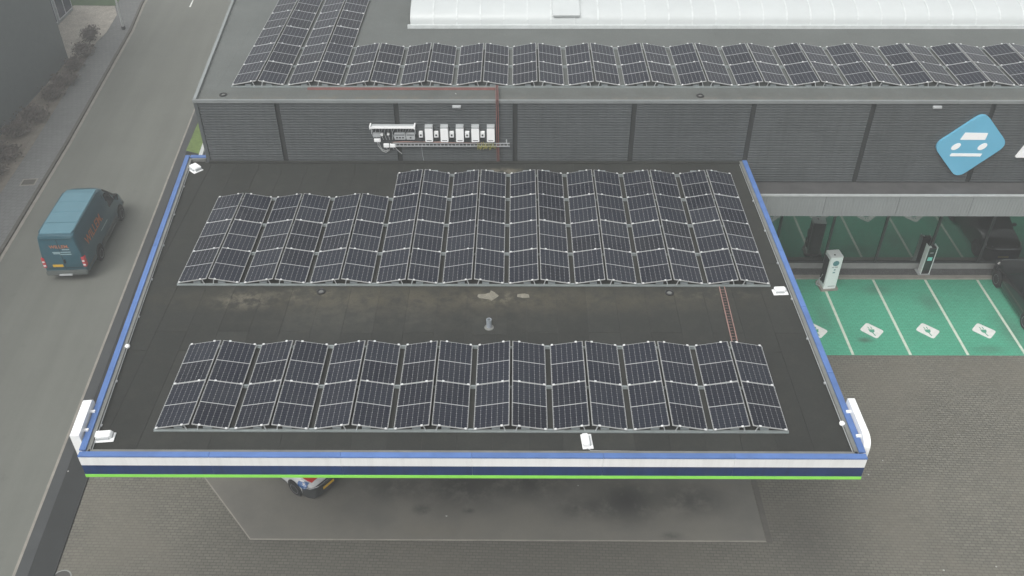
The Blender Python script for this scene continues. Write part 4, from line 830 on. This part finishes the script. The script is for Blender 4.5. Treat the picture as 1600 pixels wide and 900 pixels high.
def car(root, body, bonnet, L_, Wd, H, hood_z, belt, ys, bumper='plastic_dark', r=0.32):
    """ys: rear, rear glass base, roof rear, roof front, screen base, nose (local y forward)"""
    yr, yb, y1, y2, y3, yn = ys; w_ = Wd / 2
    def lr(y, wf, zb, zt, rt=0.10): return ring(y, w_ * wf, zb, zt, rt, 0.08, 0.05)
    MB().loft([lr(yr, .82, .42, belt - .22), lr(yr + .06, .92, .28, belt - .06), lr(yr + .35, .99, .22, belt + .01), lr(y1, 1, .20, belt + .02), lr((y1 + y2) / 2, 1, .20, belt), lr(y3 - .25, 1, .20, belt - .01, .09), lr(y3 + 0.1, .99, .20, hood_z + 0.02), lr(y3 + (yn - y3) * .4, .97, .20, hood_z - .03), lr(yn - .32, .93, .22, hood_z - .10), lr(yn - .12, .86, .27, hood_z - .22), lr(yn, .72, .36, hood_z - .36)]).build('body', body, root, smooth=50)
    def gr(y, wf, z): return [(-w_ * wf, y, z), (w_ * wf, y, z)]
    def q(y, wb, zb, wt, zt): return [(-w_ * wb, y, zb), (w_ * wb, y, zb), (w_ * wt, y, zt), (-w_ * wt, y, zt)]
    MB().loft([q(yb, .86, belt - .02, .80, belt + .03), q(y1, .93, belt - .03, .72, H - .05), q((y1 + y2) / 2, .94, belt - .04, .73, H - .02), q(y2, .93, belt - .04, .71, H - .06), q(y3, .86, hood_z - .03, .82, hood_z + .03)]).build('greenhouse', 'car_glass', root, smooth=20)
    rf = MB().loft([[(-w_ * a, y, z), (w_ * a, y, z), (w_ * a * .96, y, z + .035), (w_ * .4, y, z + .05), (-w_ * .4, y, z + .05), (-w_ * a * .96, y, z + .035)] for a, y, z in ((.70, y1 - .12, H - .075), (.73, y1 + .1, H - .045), (.74, (y1 + y2) / 2, H - .02), (.72, y2 + .02, H - .06))]).build('roof', body, root, smooth=50)
    for s in (-1, 1):
        for yy in (yr + 0.78, yn - 0.85):
            MB().lathe([(0.001, 0), (r + .06, 0), (r + .06, 0.02), (0.001, 0.02)], 20, Matrix.Translation((s * (w_ - .005), yy, r + .02)) @ Matrix.Rotation(PI / 2 * s, 4, 'Y')).build('wheel_arch', 'black', root); wheel(root, s * (w_ - .06), yy, r, 0.22, s)
        for ya, za in ((y1, H - .05), (y2, H - .06), ((y1 + y2) / 2 - .05, H - .02)):
            yb_ = {y1: yb + .12, y2: y3 - .1}.get(ya, ya); zb_ = belt
            MB().tube([(s * w_ * .945, yb_, zb_ - .02), (s * w_ * .735, ya, za + .01)], 0.028, 6).build('pillar', body, root)
        m_ = MB().box(s * (w_ + .10) - .10, y3 - .42, belt - .02, s * (w_ + .10) + .08, y3 - .28, belt + .14).build('mirror', body, root, bevel=0.03)
        MB().loft([[(s * w_ * .60, yn - .13, hood_z - .20), (s * w_ * .93, yn - .38, hood_z - .13), (s * w_ * .96, yn - .36, hood_z - .24), (s * w_ * .66, yn - .06, hood_z - .30)], [(s * w_ * .60, yn - .20, hood_z - .19), (s * w_ * .90, yn - .45, hood_z - .12), (s * w_ * .92, yn - .42, hood_z - .24), (s * w_ * .62, yn - .14, hood_z - .30)]]).build('headlight', 'lamp_clear', root)
        MB().box(s * w_ * .70 - .12, yr - .01, belt - .28, s * w_ * .70 + .14, yr + .12, belt - .12).build('tail_light', 'tail_red', root, bevel=0.02)
        MB().box(s * w_ - .012 * s - .01, yr + 1.25, .3, s * w_ - .012 * s + .02, yn - 1.3, .38).build('sill_strip', bumper, root)
    MB().loft([[(-w_ * a, y, .22), (w_ * a, y, .22), (w_ * a, y, zt), (-w_ * a, y, zt)] for a, y, zt in ((.99, yn - .45, hood_z - .34), (.95, yn - .20, hood_z - .30), (.82, yn + .01, hood_z - .30), (.55, yn + .06, hood_z - .32))]).build('front_bumper', bumper, root, smooth=60)
    MB().loft([[(-w_ * a, y, .26), (w_ * a, y, .26), (w_ * a, y, .55), (-w_ * a, y, .55)] for a, y in ((.96, yr + .3), (.88, yr - .02), (.6, yr - .05))]).build('rear_bumper', bumper, root, smooth=60)
    MB().box(-w_ * .5, yn - .02, hood_z - .34, w_ * .5, yn + .035, hood_z - .27).build('grille', 'chrome' if bonnet is None else 'black', root)
    MB().box(-.26, yn + .062, .40, .26, yn + .075, .51).build('number_plate', 'plate_yellow', root)
suv = thing('parked_car', 'glossy black car parked in the last green bay at right', 'car', (33.92, 12.98, 0.008), 0.0)
car(suv, 'car_black', None, 4.75, 1.92, 1.74, 1.16, 1.12, (0.0, 0.2, 0.6, 2.65, 3.40, 4.75), r=0.37)
h_ = Vector((0.79, -0.61)); nose = Vector((3.36, 4.19))
org = nose - h_ * 3.93
hc = thing('hatchback_car', 'small white and red car nosing out from under the canopy', 'car', (org.x, org.y, 0.012), math.atan2(-h_.x, h_.y))
car(hc, 'car_white', 'r', 3.7, 1.66, 1.46, 0.98, 0.92, (0.0, 0.12, 0.45, 2.0, 2.85, 3.70))
MB().loft([[(-.60, 2.93, .99), (.60, 2.93, .99), (.60, 2.93, 1.03), (-.60, 2.93, 1.03)], [(-.64, 3.19, .95), (.64, 3.19, .95), (.64, 3.19, .985), (-.64, 3.19, .985)], [(-.60, 3.37, .88), (.60, 3.37, .88), (.60, 3.37, .915), (-.60, 3.37, .915)], [(-.52, 3.50, .80), (.52, 3.50, .80), (.52, 3.50, .845), (-.52, 3.50, .845)]]).build('bonnet', 'car_red', hc, smooth=40)
for s_ in (-1, 1):
    MB().loft([[(s_ * .70, 3.10, .93), (s_ * .835, 3.08, .80), (s_ * .84, 3.08, .66)], [(s_ * .68, 3.30, .90), (s_ * .82, 3.30, .78), (s_ * .83, 3.30, .64)], [(s_ * .60, 3.46, .86), (s_ * .76, 3.48, .76), (s_ * .79, 3.46, .62)]], cap=False).build('wing_patch', 'car_blue', hc)
MB().tube([(-.80, 3.36, .70), (-.70, 3.60, .70), (-.45, 3.72, .69), (.45, 3.72, .69), (.70, 3.60, .70), (.80, 3.36, .70)], 0.018, 6).build('trim_strip', 'chrome', hc)

# ------------------------------------------------------------------ across the road, in the haze
ob = thing('dark_warehouse', 'dark windowless building across the road in the haze', 'building')
MB().prism([(-21.05, 28), (-21.2, 42.3), (-60, 42.3), (-60, -5), (-20.0, -5)], 0, 11.5).build('wall', 'dark_wall', ob)
MB().box(-60, -5, 11.5, -20.9, 42.4, 11.62).build('roof', 'coping_grey', ob)
of = thing('office_building', 'office facade with dark framed windows beyond the dark warehouse', 'building')
MB().prism([(-24.3, 42.35), (-24.35, 51.4), (-40, 53), (-40, 42.35)], 0, 9).build('wall', 'office_wall', of)
for zz in (0.35, 3.3):
    for j in range(3):
        y = 43.0 + 2.85 * j
        w_ = MB().box(-24.36, y, zz, -24.29 + 0.02, y + 2.5, zz + 2.6).build('window', 'window_frame', of)
        MB().box(-24.26, y + 0.1, zz + 0.1, -24.245, y + 1.15, zz + 2.5).build('pane', 'window_dark', w_); MB().box(-24.26, y + 1.3, zz + 0.1, -24.245, y + 2.4, zz + 2.5).build('pane', 'window_dark', w_)
lp = thing('lamp_post', 'slim pale lamp post at the far left pavement', 'lamp post', (-19.13, 47.6, 0.1))
MB().tube([(0, 0, 0), (0, 0, 8)], 0.085, 10, 0.05).build('pole', 'post_grey', lp, smooth=True); MB().box(-0.11, -0.11, 0, 0.11, 0.11, 0.25).build('base', 'plastic_dark', lp, bevel=0.02); MB().box(0.0, -0.08, 7.95, 0.9, 0.08, 8.05).build('lamp_head', 'plastic_grey', lp, bevel=0.02)
def shrub(label, x, y, r, h):
    o = thing('shrub', label, 'shrub', (x, y, 0.09), group='bare brown shrubs across the road'); rg = random.Random(int(x * 100 + y * 7))
    st = MB(); lf = MB()
    for k in range(46):
        a = rg.uniform(0, 2 * PI); rr = r * math.sqrt(rg.random()); top = Vector((rr * math.cos(a), rr * math.sin(a), h * rg.uniform(0.45, 1.0) * (1 - 0.35 * (rr / r) ** 2)))
        b = Vector((rg.uniform(-.1, .1), rg.uniform(-.1, .1), 0)); m = b.lerp(top, 0.5) + Vector((rg.uniform(-.08, .08), rg.uniform(-.08, .08), 0.1)); st.tube([b, m, top], 0.016, 3, 0.006)
        for q in range(15):
            c = m.lerp(top, rg.random() ** 0.6) + Vector((rg.gauss(0, .16), rg.gauss(0, .16), rg.gauss(0, .12))); c.z = max(c.z, 0.04)
            u = Vector((rg.gauss(0, 1), rg.gauss(0, 1), rg.gauss(0, 1))).normalized() * rg.uniform(.02, .05); w2 = u.orthogonal().normalized() * rg.uniform(.04, .10)
            lf.add([c - u - w2, c + u - w2 * .6, c + u + w2, c - u * .4 + w2], [(0, 1, 2, 3)])
    st.build('stems', 'twig', o)['kind'] = 'stuff'; lf.build('twigs', 'twig_mass', o)['kind'] = 'stuff'
for lab, x, y, r, h in (('farthest bare shrub, on the pale gravel', -20.75, 45.6, 0.6, 1.1), ('bare shrub just short of the pale gravel', -20.2, 42.9, 0.7, 1.0), ('shrub next to the warehouse corner', -20.0, 40.7, 0.6, 0.9), ('bare shrub in the middle of the planting bed row', -19.75, 38.3, 0.75, 0.9), ('bare shrub just before the gap in the planting bed', -19.7, 36.4, 0.75, 0.9), ('dark shrub after the gap in the planting bed', -19.75, 33.3, 0.85, 0.9), ('broad bare shrub halfway along the left frame edge', -19.9, 31.3, 0.9, 1.0), ('bare shrub level with the inspection cover at the left frame edge', -19.5, 28.6, 0.9, 0.9), ('nearest bare shrub in the left corner of the bed', -19.2, 26.4, 0.8, 0.9)):
    shrub(lab, x, y, r, h)

# covers and scraps
o = thing('inspection_cover', 'square pale-framed inspection cover in the left pavement', 'cover', (-17.09, 25.97, 0.101), 0.09)
mb = MB(); mb.box(-.42, -.36, 0, .42, -.28, .008); mb.box(-.42, .28, 0, .42, .36, .008); mb.box(-.42, -.28, 0, -.34, .28, .008); mb.box(.34, -.28, 0, .42, .28, .008); mb.build('frame', 'kerb_stone', o); MB().box(-.335, -.275, 0, .335, .275, .005).build('lid', 'gutter', o)
o = thing('manhole_cover', 'round manhole cover in the block paving at lower left', 'cover', (-5.3, 0.55, 0.0))
MB().lathe([(0.30, 0.001), (0.34, 0.001), (0.34, 0.012), (0.30, 0.012), (0.30, 0.001)], 24).build('frame', 'plinth', o); MB().lathe([(0.001, 0.001), (0.295, 0.001), (0.295, 0.010), (0.001, 0.010)], 20).build('lid', 'iron', o)
for lab, x, y, z, s in (('white scrap lying on the stained forecourt slab', 7.62, 3.2, 0.012, .07), ('white scrap on the pavement behind the canopy corner', -9.55, 29.6, 0.024, .16), ('small white scrap on the slab near the right stains', 12.45, 4.62, 0.012, .05), ('pale scrap on the block paving right of the canopy corner', 23.45, 5.2, 0.002, .06), ('pale scrap on the paving near the lower right edge', 24.75, 1.0, 0.002, .07), ('second pale scrap at the lower right edge of the paving', 26.6, 1.15, 0.002, .06), ('pale scrap on the paving, upper one right of the canopy', 24.2, 5.9, 0.002, .05), ('small white object on the main roof edge by the red tray', 7.7, 15.72, ZMR + 0.002, .06), ('pale leaf on the dark pavement left of the canopy', -6.85, 5.2, 0.052, .07)):
    s *= 0.65; a = random.uniform(0, PI); o = MB().prism([(s * math.cos(a + t) * k_, s * math.sin(a + t) * k_) for t, k_ in ((0, .9), (1.2, .5), (2.4, .9), (3.6, .6), (4.9, .7))], 0, 0.012).build('paper_scrap', 'litter'); o.location = (x, y, z); tag(o, lab, 'litter')

# ------------------------------------------------------------------ fog
m = bpy.data.materials.new('fog'); m.use_nodes = True; nt = m.node_tree; nt.nodes.clear(); oo = nt.nodes.new('ShaderNodeOutputMaterial'); pv = nt.nodes.new('ShaderNodeVolumePrincipled')
pv.inputs['Color'].default_value = (0.93, 0.96, 0.95, 1); pv.inputs['Density'].default_value = 0.0025; pv.inputs['Anisotropy'].default_value = 0.0
nt.links.new(pv.outputs[0], oo.inputs['Volume']); MATS['fog'] = m
hz = MB().box(-150, -130, -1.0, 150, 150, 28.5).build('haze', 'fog'); hz['kind'] = 'stuff'; hz['label'] = 'pale fog lying over the whole place'
